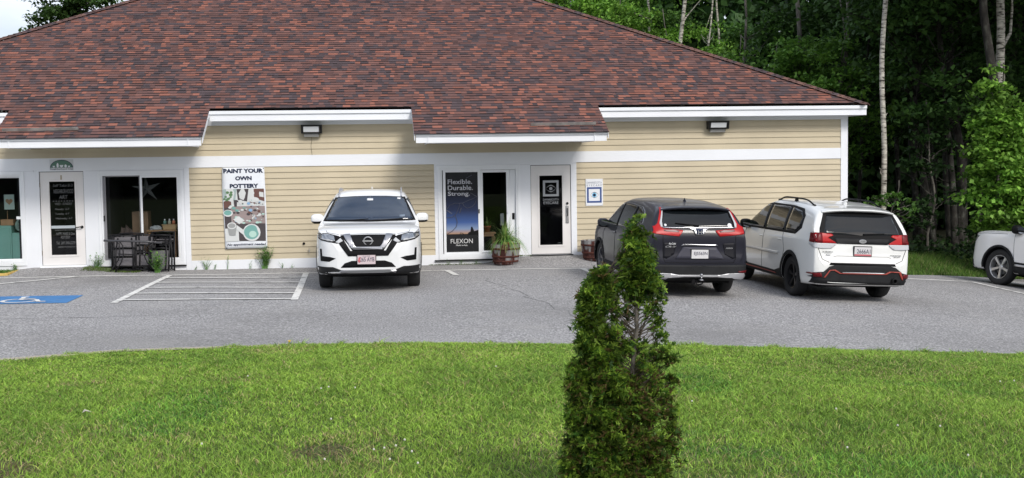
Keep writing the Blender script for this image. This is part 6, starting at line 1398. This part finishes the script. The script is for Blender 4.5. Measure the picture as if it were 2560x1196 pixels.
for k in range(nf):
    a = (k-(nf-1)/2)*.42+rs.normal(0, .12, n); st = (.10+.12*abs(k-(nf-1)/2))*L_; dd = axis*np.cos(a)[:,None]+side*np.sin(a)[:,None]; ln = L_*(1-.11*abs(k-(nf-1)/2)*1.1)
    p0 = cen+axis*st[:,None]; p1 = p0+dd*ln[:,None]*.5+nrm*(.10*ln*rs.normal(0,1,n))[:,None]; p2 = p1+dd*ln[:,None]*.5+side*(rs.normal(0,.5,n)*ln)[:,None]; pp = np.cross(dd, nrm)*.0027
    Vs.append(np.stack([p0-pp*.6, p0+pp*.6, p1+pp*1.15, p1-pp*1.15], 1)); Vs.append(np.stack([p1-pp*1.15, p1+pp*1.15, p2+pp*.7, p2-pp*.7], 1)); Cs += [base*.9, base*1.2]
V = np.concatenate(Vs).reshape(-1, 3); np_mesh('foliage', V, np.arange(len(V)).reshape(-1, 4), m_leaf, np.concatenate(Cs), t)

# ------------------------------------------------------------ weeds along the wall
def weed(x, y, h, n, label, seed, wdt=.10, leaf=.03, group='weeds along the wall', col=0):
    r_ = random.Random(seed); z = zlot(x, y)+ramp(x, y); t = thing('weed', label, 'weed', (x, y, z), group=group); s_ = MB(); l_ = MB()
    for i in range(n):
        a = r_.uniform(0, 2*math.pi); tip = Vector((x+math.cos(a)*wdt*r_.uniform(.2,1.2), y+math.sin(a)*wdt*.6*r_.random(), z+h*r_.uniform(.5,1.05))); P = wobble((x+r_.uniform(-.3,.3)*wdt, y, z), tip, 6, .008, r_); s_.tube(P, [.004,.004,.0035,.003,.0025,.002,.0015], 4)
        for k in range(2, 7):
            for _ in range(r_.choice([1,2,2])):
                aa = r_.uniform(0, 2*math.pi); L_ = leaf*r_.uniform(.6,1.4); d = Vector((math.cos(aa), math.sin(aa), r_.uniform(-.1,.7))).normalized(); sd_ = d.cross(Vector((0,0,1))).normalized()*L_*.22; p = P[k]
                l_.add([p, p+d*L_*.5+sd_, p+d*L_, p+d*L_*.5-sd_], [(0,1,2,3)], r_.choice([0,0,1]))
    s_.build('stem', m_gb[0], t); l_.build('leaves', [m_gb[col], m_gb[1]], t)
weed(-2.30,-.14,.50,46,'tallest bushy weed under the right edge of the banner',1,.20,.06)
weed(-4.50,-.70,.46,44,'bushy weed in front of the folded chairs',2,.20,.065)
weed(-5.83,-.20,.30,18,'leafy weed left of the folded chairs',3,.17,.055)
weed(-7.55,-.12,.15,8,'low weed under the far left window',4,.14,.04)
weed(-3.57,-.08,.26,10,'branching weed just right of the patio window',5,.14,.03)
weed(-3.10,-.08,.32,3,'thin single weed under the left edge of the banner',6,.05,.03)
weed(-1.92,-.08,.20,4,'low weed right of the tallest weed',7,.10,.025)
for i, (x, lab) in enumerate([(-3.80,'tiny weed at the patio window corner'),(-3.38,'tiny weed right of the branching weed'),(-2.62,'tiny weed left of the tallest weed'),(-1.72,'tiny weed under the siding left of the tap'),(1.72,'tiny weed left of the poster window sill'),(2.02,'tiny weed under the poster'),(2.35,'small tuft under the shop window middle')]): weed(x, -.07, .10+.03*(i % 3), 3, lab, 20+i, .06, .025)
x_ = rng.uniform(-6.1, -4.9, 1500); y_ = rng.uniform(-.62, -.1, 1500); v, f = blades(1500, np.stack([x_, y_, np.array([zlot(a, b_)+ramp(a, b_)+.0 for a, b_ in zip(x_, y_)])], 1), np.full(1500, .05), .008, 1.2, rng); c_ = rng.random((1500,1)); tag(np_mesh('moss_patch', v, f, m_blade, np.repeat(np.array([.07,.10,.02])*(1-c_)+np.array([.15,.24,.05])*c_, 2, 0)), 'low mossy green patch under the folded chairs', 'moss', kind='stuff')
x_ = np.concatenate([rng.uniform(1.3, 3.4, 900), rng.uniform(3.3,3.6,100)]); y_ = rng.uniform(-.10,-.03,1000); v, f = blades(1000, np.stack([x_, y_, np.array([zlot(a, b_)+ramp(a, b_) for a, b_ in zip(x_, y_)])], 1), np.full(1000, .035), .006, 1.2, rng); c_ = rng.random((1000,1)); tag(np_mesh('wall_foot_weeds', v, f, m_blade, np.repeat(np.array([.05,.09,.02])*(1-c_)+np.array([.14,.20,.05])*c_, 2, 0)), 'thin line of short weeds along the wall under the shop window', 'weeds', kind='stuff')
x_ = rng.uniform(-9, -7.5, 1800); y_ = rng.uniform(-.84,-.05,1800); v, f = blades(1800, np.stack([x_, y_, np.full(1800,.09)], 1), np.full(1800, .07), .009, 1.0, rng); c_ = rng.random((1800,1)); tag(np_mesh('bed_grass', v, f, m_blade, np.repeat(np.array([.05,.11,.02])*(1-c_)+np.array([.14,.28,.05])*c_, 2, 0)), 'green grass in the bed under the far left window', 'grass', kind='stuff')
# small things on the lawn
def lawn_at(px, py):
    d = np.array(rt)*(px-1280)/3000+np.array(up)*(598-py)/3000+np.array(fw); o_ = np.array([0,-26.79,2.22]); q = o_.copy()
    for _ in range(6000):
        q = q+d*.004
        if q[2] < zlawn(q[0], q[1]): break
    return q
q = lawn_at(217, 1048); t = thing('dry_leaf', 'pale curled dry leaf lying on the lawn at the left', 'leaf', tuple(q)); s_ = MB()
s_.add([(q[0]-.035,q[1],q[2]+.05),(q[0],q[1]-.03,q[2]+.07),(q[0]+.04,q[1],q[2]+.055),(q[0]+.005,q[1]+.03,q[2]+.062),(q[0]-.02,q[1]+.02,q[2]+.075)], [(0,1,4),(1,2,3,4),(0,4,3)]); s_.build('blade', principled('pale_dry_leaf', (.55,.50,.42), .8), t)
s_ = MB(); s_.tube([(q[0]+.04,q[1],q[2]+.055),(q[0]+.06,q[1],q[2]+.04)], .0015, 4); s_.build('stalk', m_wood, t)
q = lawn_at(724, 872); t = thing('dandelion', 'single yellow dandelion at the lawn edge', 'flower', tuple(q)); s_ = MB(); s_.tube([(q[0],q[1],q[2]),(q[0],q[1],q[2]+.085)], .002, 5); s_.build('stem', m_gb[1], t)
s_ = MB()
for k in range(12): a = 2*math.pi*k/12; s_.add([(q[0],q[1],q[2]+.088),(q[0]+.024*math.cos(a-.2),q[1]+.024*math.sin(a-.2),q[2]+.10),(q[0]+.024*math.cos(a+.2),q[1]+.024*math.sin(a+.2),q[2]+.10)], [(0,1,2)])
s_.lathe([(.001,.095),(.012,.093),(.014,.085),(.001,.082)], 10, tuple(q)); s_.build('petals', principled('dandelion_yellow', (.75,.50,.02), .6), t)
m_clov = principled('clover_white', (.62,.60,.55), .8)
spots = [(620,955),(803,987),(822,983),(828,1066),(888,985),(812,1170),(975,1170),(961,1141),(1030,1150),(1012,1120),(990,1135),(2118,1140),(2244,1083),(2090,1040),(2535,967),(2500,969),(2350,1085),(505,1130),(1045,1180),(935,1145),(1730,1020),(1240,930),(2420,1160)]
kinds = ['near the dry leaf','in the lower lawn','near the cedar','on the right of the lawn']
proto = None
for i, (px, py) in enumerate(spots):
    q = lawn_at(px, py)
    if proto is None:
        proto = thing('clover_flower', 'tiny white clover flower among the lawn grass', 'flower', tuple(q), group='white clover flowers in the lawn')
        s_ = MB(); s_.tube([(q[0],q[1],q[2]),(q[0],q[1],q[2]+.055)], .0015, 4); s_.build('stem', m_gb[0], proto)
        s_ = MB(); s_.lathe([(.001,.048),(.006,.050),(.0075,.055),(.005,.061),(.001,.063)], 9, tuple(q)); s_.build('flower_head', m_clov, proto)
    else:
        c_ = copy_tree(proto); c_.location = tuple(q)
